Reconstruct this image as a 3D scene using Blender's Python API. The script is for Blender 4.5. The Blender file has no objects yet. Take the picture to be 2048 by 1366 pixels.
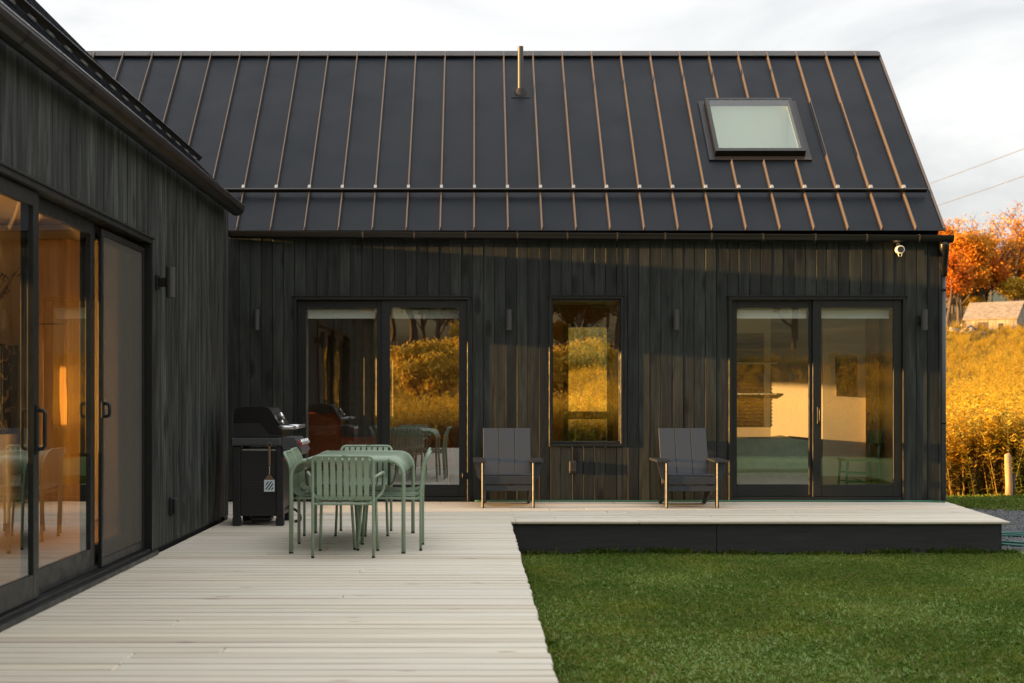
import bpy, bmesh, math, random
import numpy as np
from mathutils import Vector, Matrix
random.seed(7); rng = np.random.default_rng(7)
R = math.radians
scene = bpy.context.scene
C = scene.collection

# ------------------------------------------------------------------ camera
F = 2844.0; VX, VY, CH = 950.0, 797.0, 1.197
cd = bpy.data.cameras.new('camera'); cam = bpy.data.objects.new('camera', cd); C.objects.link(cam)
cam.location = (0, 0, CH); cam.rotation_euler = (R(90), 0, 0)
cd.sensor_width = 36; cd.lens = 50; cd.shift_x = 74 / 2048; cd.shift_y = 114 / 2048
cd.clip_start = .05; cd.clip_end = 3000
cd.dof.use_dof = True; cd.dof.focus_distance = 14.6; cd.dof.aperture_fstop = 3.2
scene.camera = cam
# ------------------------------------------------------------------ light
SUN = Vector((-1, -.10, .066)).normalized()
sl = bpy.data.lights.new('sun', 'SUN'); sun = bpy.data.objects.new('sun', sl); C.objects.link(sun)
sl.energy = 5.0; sl.angle = R(.6); sl.color = (1.0, .55, .18)
sun.rotation_euler = (-SUN).to_track_quat('-Z', 'Y').to_euler(); sun.location = (-30, -5, 20)
world = bpy.data.worlds.new('World'); scene.world = world; world.use_nodes = True
wn, wl = world.node_tree.nodes, world.node_tree.links
wn.clear()
out = wn.new('ShaderNodeOutputWorld'); bg = wn.new('ShaderNodeBackground'); bg.inputs['Strength'].default_value = .1
sky = wn.new('ShaderNodeTexSky'); sky.sky_type = 'NISHITA'; sky.sun_disc = False
sky.sun_elevation = math.asin(SUN.z); sky.sun_rotation = math.atan2(SUN.x, SUN.y); sky.altitude = 200; sky.air_density = 1; sky.dust_density = 1.5
tc = wn.new('ShaderNodeTexCoord'); mp = wn.new('ShaderNodeMapping'); mp.inputs['Scale'].default_value = (1.6, 1.6, 5.5)
n1 = wn.new('ShaderNodeTexNoise'); n1.inputs['Scale'].default_value = 2.1; n1.inputs['Detail'].default_value = 7; n1.inputs['Roughness'].default_value = .58; n1.inputs['Distortion'].default_value = .5
rp = wn.new('ShaderNodeValToRGB'); rp.color_ramp.elements[0].position = .33; rp.color_ramp.elements[0].color = (2.35, 2.39, 2.47, 1)
rp.color_ramp.elements[1].position = .66; rp.color_ramp.elements[1].color = (3.45, 3.43, 3.4, 1)
mx = wn.new('ShaderNodeMix'); mx.data_type = 'RGBA'; mx.inputs['Factor'].default_value = .9
wl.new(tc.outputs['Generated'], mp.inputs['Vector']); wl.new(mp.outputs[0], n1.inputs['Vector']); wl.new(n1.outputs['Fac'], rp.inputs['Fac'])
sx_ = wn.new('ShaderNodeSeparateXYZ'); wl.new(tc.outputs['Generated'], sx_.inputs[0]); mr = wn.new('ShaderNodeMapRange'); mr.inputs[1].default_value = 0; mr.inputs[2].default_value = 1; mr.inputs[3].default_value = .68; mr.inputs[4].default_value = 1.72; wl.new(sx_.outputs['Z'], mr.inputs[0])
vm = wn.new('ShaderNodeVectorMath'); vm.operation = 'SCALE'; wl.new(rp.outputs[0], vm.inputs[0]); wl.new(mr.outputs[0], vm.inputs['Scale'])
wl.new(sky.outputs[0], mx.inputs[6]); wl.new(vm.outputs[0], mx.inputs[7]); wl.new(mx.outputs[2], bg.inputs['Color']); wl.new(bg.outputs[0], out.inputs['Surface'])
scene.view_settings.view_transform = 'Standard'; scene.view_settings.look = 'None'; scene.view_settings.exposure = 1.9; scene.view_settings.gamma = 1
scene.render.engine = 'CYCLES'
cy = scene.cycles; cy.max_bounces = 8; cy.transparent_max_bounces = 16; cy.glossy_bounces = 4; cy.diffuse_bounces = 4; cy.caustics_reflective = False; cy.caustics_refractive = False
cy.use_denoising = True; cy.sample_clamp_indirect = 6

# ------------------------------------------------------------------ helpers
class MB:
    def __init__(s): s.v = []; s.f = []; s.sm = []
    def add(s, vs, fs, smooth=False):
        b = len(s.v); s.v += [tuple(p) for p in vs]
        for f in fs: s.f.append(tuple(i + b for i in f)); s.sm.append(smooth)
        return s
    def box(s, x0, x1, y0, y1, z0, z1):
        return s.add([(x, y, z) for x in (x0, x1) for y in (y0, y1) for z in (z0, z1)],
                     [(0, 1, 3, 2), (4, 6, 7, 5), (0, 4, 5, 1), (2, 3, 7, 6), (0, 2, 6, 4), (1, 5, 7, 3)])
    def cbox(s, x0, x1, y0, y1, z0, z1, c=.003):
        x0, x1 = min(x0, x1), max(x0, x1); y0, y1 = min(y0, y1), max(y0, y1); z0, z1 = min(z0, z1), max(z0, z1)
        c = min(c, (x1 - x0) * .45, (y1 - y0) * .45, (z1 - z0) * .45)
        vs = []; idx = {}
        for i, x in enumerate((x0, x1)):
            for j, y in enumerate((y0, y1)):
                for k, z in enumerate((z0, z1)):
                    dx, dy, dz = (c if i == 0 else -c), (c if j == 0 else -c), (c if k == 0 else -c)
                    idx[i, j, k] = len(vs)
                    vs += [(x, y + dy, z + dz), (x + dx, y, z + dz), (x + dx, y + dy, z)]
        fs = []
        for a in (0, 1):
            q = [(0, 0), (1, 0), (1, 1), (0, 1)]
            fs.append([idx[a, j, k] for j, k in q]); fs.append([idx[j, a, k] + 1 for j, k in q]); fs.append([idx[j, k, a] + 2 for j, k in q])
        for a in (0, 1):
            for b in (0, 1):
                fs.append([idx[a, b, 0], idx[a, b, 1], idx[a, b, 1] + 1, idx[a, b, 0] + 1])
                fs.append([idx[a, 0, b], idx[a, 1, b], idx[a, 1, b] + 2, idx[a, 0, b] + 2])
                fs.append([idx[0, a, b] + 1, idx[1, a, b] + 1, idx[1, a, b] + 2, idx[0, a, b] + 2])
        for t in idx.values(): fs.append([t, t + 1, t + 2])
        return s.add(vs, fs)
    def prism(s, poly, axis, a0, a1, smooth=False):
        n = len(poly); vs = []
        for a in (a0, a1):
            for p, q in poly:
                vs.append({'x': (a, p, q), 'y': (p, a, q), 'z': (p, q, a)}[axis])
        fs = [tuple(range(n)), tuple(range(n, 2 * n))[::-1]]
        b = len(s.f); s.add(vs, fs)
        base = len(s.v) - 2 * n
        for i in range(n):
            j = (i + 1) % n
            s.f.append((base + i, base + n + i, base + n + j, base + j)); s.sm.append(smooth)
        return s
    def tube(s, path, r, n=8, closed=False, cap=True):
        P = [Vector(p) for p in path]; m = len(P)
        rs = r if isinstance(r, (list, tuple)) else [r] * m
        T = []
        for i in range(m):
            if closed: t = P[(i + 1) % m] - P[i - 1]
            else: t = P[min(i + 1, m - 1)] - P[max(i - 1, 0)]
            T.append(t.normalized())
        up = Vector((0, 0, 1)) if abs(T[0].z) < .9 else Vector((1, 0, 0))
        nrm = (up - T[0] * up.dot(T[0])).normalized(); vs = []
        for i in range(m):
            nrm = (nrm - T[i] * nrm.dot(T[i])).normalized(); bn = T[i].cross(nrm)
            for k in range(n):
                a = 2 * math.pi * k / n; vs.append(P[i] + (nrm * math.cos(a) + bn * math.sin(a)) * rs[i])
        fs = []
        for i in range(m if closed else m - 1):
            for k in range(n):
                j = (i + 1) % m; l = (k + 1) % n
                fs.append((i * n + k, i * n + l, j * n + l, j * n + k))
        b = len(s.f); s.add(vs, fs, True)
        if cap and not closed:
            base = len(s.v) - m * n
            s.f.append(tuple(base + k for k in range(n))[::-1]); s.sm.append(False)
            s.f.append(tuple(base + (m - 1) * n + k for k in range(n))); s.sm.append(False)
        return s
    def cyl(s, a, b, r, n=16): return s.tube([a, b], r, n)
    def lathe(s, prof, c=(0, 0, 0), n=20):
        m = len(prof); vs = [(c[0] + r * math.cos(2 * math.pi * k / n), c[1] + r * math.sin(2 * math.pi * k / n), c[2] + z) for r, z in prof for k in range(n)]
        fs = [(i * n + k, i * n + (k + 1) % n, (i + 1) * n + (k + 1) % n, (i + 1) * n + k) for i in range(m - 1) for k in range(n)]
        return s.add(vs, fs, True)
    def mesh(s, name, fix=True):
        me = bpy.data.meshes.new(name); me.from_pydata(s.v, [], s.f)
        me.polygons.foreach_set('use_smooth', s.sm)
        if fix:
            bm = bmesh.new(); bm.from_mesh(me); bmesh.ops.recalc_face_normals(bm, faces=bm.faces); bm.to_mesh(me); bm.free()
        me.update(); return me
    def build(s, name, mat, parent=None, loc=(0, 0, 0), fix=True):
        return link(name, s.mesh(name, fix), mat, parent, loc)

WM = {}
def link(name, me, mat, parent=None, loc=(0, 0, 0), world_space=None):
    o = bpy.data.objects.new(name, me); C.objects.link(o)
    if me is not None and mat is not None and len(me.materials) == 0: me.materials.append(mat)
    o.location = loc; WM[o.name] = Matrix.Translation(loc)
    if parent is not None:
        o.parent = parent
        if parent.get('_w'): o.matrix_parent_inverse = WM[parent.name].inverted(); o['_w'] = 1
    return o
def tag(o, label, cat, group=None, kind=None):
    o['label'] = label; o['category'] = cat
    if group: o['group'] = group
    if kind: o['kind'] = kind
    return o
def thing(name, label, cat, loc=(0, 0, 0), group=None, ws=False, rz=0):
    o = link(name, None, None, None, loc); o.empty_display_size = .2; o.rotation_euler.z = rz
    if ws: o['_w'] = 1
    return tag(o, label, cat, group)
def struct(o, label=None):
    o['kind'] = 'structure'; o['_w'] = 1
    if label: o['label'] = label
    return o
def copy_tree(o, parent=None):
    c = o.copy(); C.objects.link(c); c.parent = parent; WM[c.name] = WM.get(o.name, Matrix())
    for ch in list(o.children): copy_tree(ch, c)
    return c
def fillet(pts, r, seg=5):
    P = [Vector(p) for p in pts]; out = [P[0]]
    for i in range(1, len(P) - 1):
        a, b, c = P[i - 1], P[i], P[i + 1]; u = (a - b); v = (c - b)
        rr = min(r, u.length * .48, v.length * .48); p0 = b + u.normalized() * rr; p1 = b + v.normalized() * rr
        for k in range(seg + 1):
            t = k / seg; out.append(p0 * (1 - t) ** 2 + b * 2 * t * (1 - t) + p1 * t * t)
    out.append(P[-1]); return out
def px(x, y, Y): return Vector(((x - VX) * Y / F, Y, CH + (VY - y) * Y / F))

# ------------------------------------------------------------------ materials
M = {}
def mat(name, col=(.5, .5, .5), rough=.5, metal=0, spec=.5):
    m = bpy.data.materials.new(name); m.use_nodes = True; b = m.node_tree.nodes['Principled BSDF']
    b.inputs['Base Color'].default_value = (*col, 1); b.inputs['Roughness'].default_value = rough; b.inputs['Metallic'].default_value = metal; b.inputs['Specular IOR Level'].default_value = spec
    M[name] = m; return m
class NT:
    def __init__(s, m): s.m = m; s.n = m.node_tree.nodes; s.l = m.node_tree.links; s.b = s.n['Principled BSDF']
    def new(s, t, **kw):
        n = s.n.new(t)
        for k, v in kw.items(): setattr(n, k, v)
        return n
    def set(s, sock, v):
        if hasattr(v, 'is_linked') or hasattr(v, 'links'): s.l.new(v, sock)
        else: sock.default_value = v
    def coords(s, scale, src='Object', rnd=0):
        t = s.new('ShaderNodeTexCoord'); v = t.outputs[src]
        if src == 'World': pass
        if rnd:
            oi = s.new('ShaderNodeObjectInfo'); mu = s.new('ShaderNodeMath', operation='MULTIPLY'); s.set(mu.inputs[0], oi.outputs['Random']); mu.inputs[1].default_value = rnd
            cb = s.new('ShaderNodeCombineXYZ')
            for i in range(3): s.l.new(mu.outputs[0], cb.inputs[i])
            ad = s.new('ShaderNodeVectorMath', operation='ADD'); s.l.new(v, ad.inputs[0]); s.l.new(cb.outputs[0], ad.inputs[1]); v = ad.outputs[0]
        mp = s.new('ShaderNodeMapping'); s.l.new(v, mp.inputs['Vector']); mp.inputs['Scale'].default_value = scale
        return mp.outputs[0]
    def noise(s, vec, scale=1, detail=4, rough=.55, dist=0):
        n = s.new('ShaderNodeTexNoise'); s.l.new(vec, n.inputs['Vector']); n.inputs['Scale'].default_value = scale; n.inputs['Detail'].default_value = detail; n.inputs['Roughness'].default_value = rough; n.inputs['Distortion'].default_value = dist
        return n.outputs['Fac']
    def voro(s, vec, scale=1, feature='F1'):
        n = s.new('ShaderNodeTexVoronoi', feature=feature); s.l.new(vec, n.inputs['Vector']); n.inputs['Scale'].default_value = scale
        return n
    def ramp(s, fac, stops):
        n = s.new('ShaderNodeValToRGB'); e = n.color_ramp.elements
        while len(e) < len(stops): e.new(.5)
        for i, (p, c) in enumerate(stops): e[i].position = p; e[i].color = (*c, 1) if len(c) == 3 else c
        s.l.new(fac, n.inputs['Fac']); return n.outputs['Color']
    def rng(s, v, a, b, c, d):
        n = s.new('ShaderNodeMapRange'); s.set(n.inputs[0], v)
        for i, q in enumerate((a, b, c, d)): n.inputs[i + 1].default_value = q
        return n.outputs[0]
    def mix(s, f, a, b, mode='MIX'):
        n = s.new('ShaderNodeMix', data_type='RGBA', blend_type=mode); s.set(n.inputs['Factor'], f)
        for k, v in ((6, a), (7, b)):
            if isinstance(v, tuple): n.inputs[k].default_value = (*v, 1) if len(v) == 3 else v
            else: s.l.new(v, n.inputs[k])
        return n.outputs[2]
    def math(s, op, a, b=0.0):
        n = s.new('ShaderNodeMath', operation=op); s.set(n.inputs[0], a); s.set(n.inputs[1], b); return n.outputs[0]
    def bump(s, h, strength=.3, dist=.01):
        n = s.new('ShaderNodeBump'); n.inputs['Strength'].default_value = strength; n.inputs['Distance'].default_value = dist; s.l.new(h, n.inputs['Height']); s.l.new(n.outputs[0], s.b.inputs['Normal'])
    def col(s, v): s.l.new(v, s.b.inputs['Base Color'])
    def rough(s, v): s.l.new(v, s.b.inputs['Roughness'])
    def rand(s): return s.new('ShaderNodeObjectInfo').outputs['Random']

def stained(name, dark, light, blot, contrast, bs=(11, 11, 1.5)):
    t = NT(mat(name, rough=.62, spec=.3))
    g = t.noise(t.coords((55, 55, 2.2), rnd=37), 1, 5, .65, .4)
    bl = t.noise(t.coords(bs, rnd=91), 1, 4, .6, .8)
    c = t.mix(t.rng(bl, .5 - contrast, .5 + contrast, 0, 1), dark, light)
    c = t.mix(t.rng(g, .35, .7, 0, .65), c, tuple(x * .45 for x in dark))
    kn = t.voro(t.coords((4.6, 4.6, 1.7), rnd=53), 1)
    kd = t.math('ADD', kn.outputs['Distance'], t.math('MULTIPLY', t.noise(t.coords((60, 60, 30), rnd=11), 1, 2), .14))
    c = t.mix(t.rng(kd, .20, .31, .92, 0), c, (.003, .003, .003))
    c = t.mix(1.0, c, t.ramp(t.rand(), [(0, (.62, .62, .62)), (.5, (.95, .95, .93)), (1, (1.35, 1.33, 1.25))]), 'MULTIPLY')
    t.col(c); t.rough(t.rng(g, .3, .7, .5, .75)); t.bump(t.math('ADD', g, t.math('MULTIPLY', bl, .5)), .5, .004)
stained('black_board', (.013, .0155, .0142), (.034, .0395, .0355), 1, .15)
stained('weathered_board', (.006, .007, .007), (.066, .075, .069), 1, .09, (13, 13, 1.1))  # weathered blotches, with contrast raised to paint in the sky sheen
t = NT(mat('black_paint', (.018, .019, .018), .5)); n = t.noise(t.coords((3, 3, 3)), 4, 5); t.col(t.ramp(n, [(.3, (.008, .009, .009)), (.7, (.015, .016, .015))])); t.bump(t.noise(t.coords((8, 8, 60)), 3, 4), .12, .003)
t = NT(mat('fascia_black', (.02, .02, .02), .55)); n = t.noise(t.coords((2.5, 9, 30), rnd=9), 1, 6, .6, .3); t.col(t.ramp(n, [(.3, (.008, .008, .009)), (.6, (.018, .018, .018)), (.78, (.035, .035, .035))])); t.bump(n, .3, .003)
t = NT(mat('frame_black', (.010, .0115, .011), .38, spec=.35)); t.rough(t.rng(t.noise(t.coords((2, 2, 2)), 5, 4), .3, .7, .3, .48))
t = NT(mat('roof_metal', (.026, .029, .034), .4, spec=.17)); n = t.noise(t.coords((3, 3, 3), rnd=17), .6, 3); d = t.noise(t.coords((1, 1, 1), rnd=5), 90, 2)
c = t.mix(t.rng(n, .3, .7, 0, 1), (.0055, .0085, .0135), (.008, .0115, .0165)); c = t.mix(t.rng(d, .76, .82, 0, .3), c, (.16, .16, .15)); t.col(c); t.rough(t.rng(n, .3, .7, .34, .5)); t.bump(n, .25, .02)
mat('seam_metal', (.10, .080, .066), .35, spec=.35); mat('cap_metal', (.030, .026, .025), .42, spec=.3); mat('gutter_metal', (.007, .007, .007), .3, spec=.4)
mat('steel', (.55, .55, .56), .28, 1); mat('galvanised', (.06, .064, .062), .36, .2); mat('chrome', (.75, .75, .76), .12, 1)
mat('clamp_white', (.34, .34, .33), .4, .3); mat('white_paint', (.78, .78, .75), .5); mat('lamp_bronze', (.055, .054, .052), .42, .2)
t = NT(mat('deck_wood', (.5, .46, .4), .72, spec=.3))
g = t.noise(t.coords((1.6, 42, 42), rnd=43), 1, 6, .62, .6); g2 = t.noise(t.coords((.5, 9, 9), rnd=77), 1, 3, .5, .3); st = t.noise(t.coords((.9, 26, 26), rnd=21), 1, 3, .5, .9)
c = t.ramp(g, [(.25, (.42, .38, .31)), (.42, (.60, .555, .47)), (.7, (.69, .65, .56))])
c = t.mix(t.rng(g2, .35, .68, 0, .5), c, (.56, .49, .40)); c = t.mix(t.rng(st, .66, .76, 0, .45), c, (.30, .22, .16))
kn = t.voro(t.coords((1.5, 7, 7), rnd=63), 1); kd = t.math('ADD', kn.outputs['Distance'], t.math('MULTIPLY', g, .1)); c = t.mix(t.rng(kd, .1, .15, .8, 0), c, (.16, .10, .06))
c = t.mix(1.0, c, t.ramp(t.rand(), [(0, (.86, .83, .79)), (.25, (.98, .97, .94)), (.6, (1.0, 1.01, 1.02)), (1, (1.06, 1.03, .97))]), 'MULTIPLY')
sp_ = t.new('ShaderNodeSeparateXYZ'); tcd = t.new('ShaderNodeTexCoord'); t.l.new(tcd.outputs['Object'], sp_.inputs[0]); ed = t.math('ADD', t.math('ABSOLUTE', sp_.outputs['Y']), t.math('MULTIPLY', t.math('SUBTRACT', g2, .5), .05)); c = t.mix(t.rng(ed, .055, .065, 0, .5), c, (.24, .175, .12))  # brown edge dirt that also paints in the shade lines between boards
t.col(c); t.bump(g, .4, .004)
t = NT(mat('green_paint', (.27, .37, .26), .34)); n = t.noise(t.coords((1, 1, 1)), 160, 2); t.bump(n, .06, .001); t.col(t.mix(t.rng(t.noise(t.coords((1, 1, 1)), 5, 3), .3, .7, 0, 1), (.235, .315, .22), (.262, .345, .245)))
mat('black_rubber', (.012, .012, .012), .7)
t = NT(mat('lounge_plastic', (.03, .035, .042), .45)); n = t.noise(t.coords((12, 12, 12)), 4, 5); t.col(t.ramp(n, [(.3, (.016, .021, .028)), (.7, (.023, .028, .036))])); t.rough(t.rng(n, .3, .7, .38, .52))
mat('grill_enamel', (.008, .008, .009), .22); mat('grill_paint', (.010, .010, .011), .4); mat('grill_grey', (.05, .052, .055), .4); mat('red_plastic', (.45, .02, .025), .4)
mat('brown_handle', (.16, .10, .05), .45); mat('pale_blue_steel', (.62, .72, .76), .3, .2)
t = NT(mat('soil', (.09, .07, .045), .9)); n = t.noise(t.coords((1, 1, 1)), .35, 8, .7); n2 = t.noise(t.coords((1, 1, 1)), .03, 4)
c = t.ramp(n, [(.3, (.07, .07, .02)), (.5, (.13, .10, .028)), (.7, (.19, .13, .035))]); c = t.mix(t.rng(n2, .4, .62, 0, .6), c, (.07, .09, .03)); t.col(c); t.bump(n, .8, .15)
t = NT(mat('lawn_soil', (.05, .055, .025), .9)); n = t.noise(t.coords((1, 1, 1)), 6, 6, .7); t.col(t.ramp(n, [(.3, (.09, .15, .03)), (.7, (.15, .22, .05))])); t.bump(n, .6, .02)
t = NT(mat('gravel', (.10, .105, .11), .85)); v = t.voro(t.coords((1, 1, 1)), 38); t.col(t.mix(.7, v.outputs['Color'], (.09, .095, .10), 'COLOR') if False else t.mix(t.rng(v.outputs['Distance'], 0, .7, 0, 1), (.13, .135, .14), (.05, .052, .055))); t.bump(v.outputs['Distance'], .9, .02)
t = NT(mat('pebble', (.11, .115, .12), .8)); g = t.new('ShaderNodeNewGeometry'); t.col(t.ramp(g.outputs['Random Per Island'], [(0, (.06, .062, .066)), (.6, (.12, .125, .13)), (1, (.22, .215, .21))]))
def leafmat(name, stops, rough=.55, trans=.35, inst=False):
    t = NT(mat(name, rough=rough, spec=.25)); g = t.new('ShaderNodeNewGeometry')
    r = g.outputs['Random Per Island']
    if inst: r = t.math('FRACT', t.math('ADD', t.math('MULTIPLY', r, .55), t.rand()))
    c = t.ramp(r, stops)
    if name == 'grass_blade': c = t.mix(1.0, c, t.ramp(t.noise(t.coords((1, 1, 1)), 1.1, 4, .6), [(.3, (.72, .86, .7)), (.5, (1, 1, 1)), (.7, (1.35, 1.18, 1.05))]), 'MULTIPLY')
    t.col(c)
    tr = t.new('ShaderNodeBsdfTranslucent'); t.l.new(c, tr.inputs['Color']); ms = t.new('ShaderNodeMixShader'); ms.inputs[0].default_value = trans
    t.l.new(t.b.outputs[0], ms.inputs[1]); t.l.new(tr.outputs[0], ms.inputs[2]); o = t.n['Material Output']; t.l.new(ms.outputs[0], o.inputs['Surface'])
leafmat('grass_blade', [(0, (.145, .235, .035)), (.5, (.225, .325, .058)), (.8, (.31, .38, .08)), (.94, (.38, .36, .13)), (1, (.48, .40, .2))], .5, .4)
leafmat('gold_plume', [(0, (.48, .26, .012)), (.5, (.66, .40, .02)), (1, (.76, .55, .05))], .7, .4, True)
leafmat('weed_leaf', [(0, (.10, .12, .02)), (.5, (.24, .19, .03)), (1, (.36, .22, .04))], .6, .35, True)
leafmat('weed_brown', [(0, (.16, .085, .03)), (.5, (.30, .17, .05)), (1, (.45, .29, .10))], .7, .3, True)
leafmat('weed_green', [(0, (.06, .10, .02)), (.6, (.14, .17, .03)), (1, (.30, .26, .04))], .6, .35, True)
leafmat('maple_orange', [(0, (.46, .16, .015)), (.5, (.64, .27, .02)), (1, (.75, .40, .04))], .6, .35)
leafmat('maple_red', [(0, (.38, .09, .012)), (.5, (.56, .17, .015)), (1, (.66, .27, .02))], .6, .35)
leafmat('leaf_yellow', [(0, (.35, .22, .02)), (.5, (.55, .36, .03)), (1, (.68, .46, .06))], .6, .35)
leafmat('leaf_green', [(0, (.035, .055, .012)), (.6, (.07, .085, .018)), (1, (.16, .13, .025))], .6, .3)
t = NT(mat('bark', (.17, .13, .10), .9)); n = t.noise(t.coords((6, 6, 1)), 2, 5); t.col(t.ramp(n, [(.3, (.05, .04, .032)), (.7, (.14, .11, .085))]))
t = NT(mat('old_wood', (.4, .33, .25), .85)); n = t.noise(t.coords((3.2, 3.2, .3)), 1.5, 6, .7); t.col(t.ramp(n, [(.3, (.15, .13, .11)), (.55, (.32, .28, .23)), (.75, (.46, .40, .33))])); t.bump(n, .6, .05)
t = NT(mat('old_roof', (.3, .26, .2), .85)); n = t.noise(t.coords((1.5, 1.5, 4)), 1.2, 6, .7); t.col(t.ramp(n, [(.3, (.12, .10, .08)), (.6, (.27, .23, .18)), (.8, (.38, .33, .27))])); t.bump(n, .6, .05)
t = NT(mat('post_wood', (.42, .28, .14), .85)); n = t.noise(t.coords((30, 30, 3)), 1, 5); t.col(t.ramp(n, [(.3, (.22, .14, .07)), (.7, (.52, .36, .19))])); t.bump(n, .7, .01)
mat('hose_green', (.012, .10, .075), .4); mat('cable', (.12, .12, .12), .6)
# interior
t = NT(mat('cream_wall', (.74, .66, .50), .8)); mat('taupe_wall', (.20, .165, .13), .8); mat('tan_wall', (.42, .26, .13), .7); mat('plaster_wall', (.25, .225, .18), .8); mat('brown_wall', (.55, .29, .08), .7)
t = NT(mat('oak_floor', (.36, .23, .12), .45)); n = t.noise(t.coords((2, 25, 1)), 1, 4); t.col(t.ramp(n, [(.3, (.28, .17, .08)), (.7, (.44, .29, .16))]))
def cloth(name, a, b):
    t = NT(mat(name, a, .9, spec=.2)); n = t.noise(t.coords((5, 5, 5)), 2, 5); t.col(t.mix(t.rng(n, .3, .7, 0, 1), a, b)); t.bump(t.noise(t.coords((7, 7, 7)), 1.5, 3), .6, .03)
cloth('rust_linen', (.20, .055, .018), (.27, .08, .03)); cloth('sage_linen', (.20, .245, .185), (.26, .30, .23)); cloth('grey_curtain', (.16, .15, .125), (.21, .20, .17)); cloth('brown_curtain', (.30, .17, .07), (.36, .21, .10)); cloth('white_linen', (.55, .54, .52), (.65, .64, .62))
mat('blind_white', (.70, .74, .72), .6); mat('dark_green_paint', (.035, .13, .07), .4); mat('picture_dark', (.025, .024, .016), .5); mat('walnut', (.10, .055, .028), .45)
t = NT(mat('cabinet_wood', (.34, .22, .10), .5)); n = t.noise(t.coords((14, 14, 1.2)), 1, 4); t.col(t.ramp(n, [(.3, (.28, .17, .07)), (.7, (.42, .28, .13))]))
t = NT(mat('black_marble', (.012, .012, .012), .2)); w = t.new('ShaderNodeTexWave'); t.l.new(t.coords((1.2, 1.2, 3)), w.inputs['Vector']); w.inputs['Scale'].default_value = 1.6; w.inputs['Distortion'].default_value = 9; w.inputs['Detail'].default_value = 4
t.col(t.ramp(w.outputs['Fac'], [(0, (.012, .012, .012)), (.95, (.02, .018, .016)), (1, (.30, .26, .2))]))
def glass(name, base, gain, tint, rough=0.0):
    m = bpy.data.materials.new(name); m.use_nodes = True; n, l = m.node_tree.nodes, m.node_tree.links; n.clear()
    o = n.new('ShaderNodeOutputMaterial'); ms = n.new('ShaderNodeMixShader'); tr = n.new('ShaderNodeBsdfTransparent'); gl = n.new('ShaderNodeBsdfGlossy'); fr = n.new('ShaderNodeLayerWeight'); fr.inputs['Blend'].default_value = .5; pw = n.new('ShaderNodeMath'); pw.operation = 'POWER'; pw.inputs[1].default_value = 4.0; ge = n.new('ShaderNodeNewGeometry'); bf = n.new('ShaderNodeMath'); bf.operation = 'SUBTRACT'; bf.inputs[0].default_value = 1.0; fx = n.new('ShaderNodeMath'); fx.operation = 'MULTIPLY'
    tr.inputs['Color'].default_value = (*tint, 1); gl.inputs['Roughness'].default_value = rough; gl.inputs['Color'].default_value = (.97, .98, .97, 1)
    ma = n.new('ShaderNodeMath'); ma.operation = 'MULTIPLY_ADD'; ma.use_clamp = True; ma.inputs[1].default_value = gain; ma.inputs[2].default_value = base
    l.new(fr.outputs['Facing'], pw.inputs[0]); l.new(pw.outputs[0], ma.inputs[0]); l.new(ge.outputs['Backfacing'], bf.inputs[1]); l.new(ma.outputs[0], fx.inputs[0]); l.new(bf.outputs[0], fx.inputs[1]); l.new(fx.outputs[0], ms.inputs[0]); tcn = n.new('ShaderNodeTexCoord'); nz = n.new('ShaderNodeTexNoise'); nz.inputs['Scale'].default_value = 1.6; nz.inputs['Detail'].default_value = 1.0; bp = n.new('ShaderNodeBump'); bp.inputs['Strength'].default_value = .25; bp.inputs['Distance'].default_value = .004; l.new(tcn.outputs['Object'], nz.inputs['Vector']); l.new(nz.outputs['Fac'], bp.inputs['Height']); l.new(bp.outputs[0], gl.inputs['Normal']); l.new(tr.outputs[0], ms.inputs[1]); l.new(gl.outputs[0], ms.inputs[2]); l.new(ms.outputs[0], o.inputs['Surface']); M[name] = m
glass('window_glass', .17, .8, (.95, .955, .93)); glass('boosted_reflect_glass', .30, .7, (.94, .945, .92)); glass('clear_glass', .03, .6, (.98, .98, .97)); glass('skylight_glass', .08, .8, (.90, .95, .90))  # all one glazing; the highest base puts extra golden reflection into chosen panes
def screen():
    m = bpy.data.materials.new('screen_mesh'); m.use_nodes = True; n, l = m.node_tree.nodes, m.node_tree.links; b = n['Principled BSDF']; b.inputs['Base Color'].default_value = (.085, .076, .062, 1); b.inputs['Roughness'].default_value = .6
    tr = n.new('ShaderNodeBsdfTransparent'); ms = n.new('ShaderNodeMixShader'); ms.inputs[0].default_value = .62
    l.new(tr.outputs[0], ms.inputs[1]); l.new(b.outputs[0], ms.inputs[2]); l.new(ms.outputs[0], n['Material Output'].inputs['Surface']); M['screen_mesh'] = m
screen()

# ------------------------------------------------------------------ terrain
SA = np.array([SUN.x, SUN.y]) / math.hypot(SUN.x, SUN.y)
def ss(a, b, x): t = np.clip((x - a) / (b - a), 0, 1); return t * t * (3 - 2 * t)
def ground_h(X, Y):
    X = np.asarray(X, float); Y = np.asarray(Y, float); D = np.hypot(X, Y) / 1.06; D = np.maximum(D, 1e-3)
    c = (X * SA[0] + Y * SA[1]) / np.hypot(X, Y).clip(1e-3); k = 1 - ss(.35, .8, c)
    k = k * (1 + .4 * ss(-.2, -.7, -Y / np.hypot(X, Y).clip(1e-3) * -1)); q = np.minimum(np.maximum(D - 23, 0), 180); h = 4.38e-4 * q * q + np.maximum(D - 203, 0) * .11
    und = .10 * np.sin(X * .21 + 1) * np.cos(Y * .17) * ss(26, 45, D)
    return -.36 - .12 * ss(20, 24, D) + k * h + und - (1 - k) * 3.0 * ss(30, 200, D)
rad = [0] + list(np.linspace(3, 60, 58)) + list(np.geomspace(62, 1500, 50)); na = 144
vs = [(0, 0, float(ground_h(.01, .01)))]; 
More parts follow.
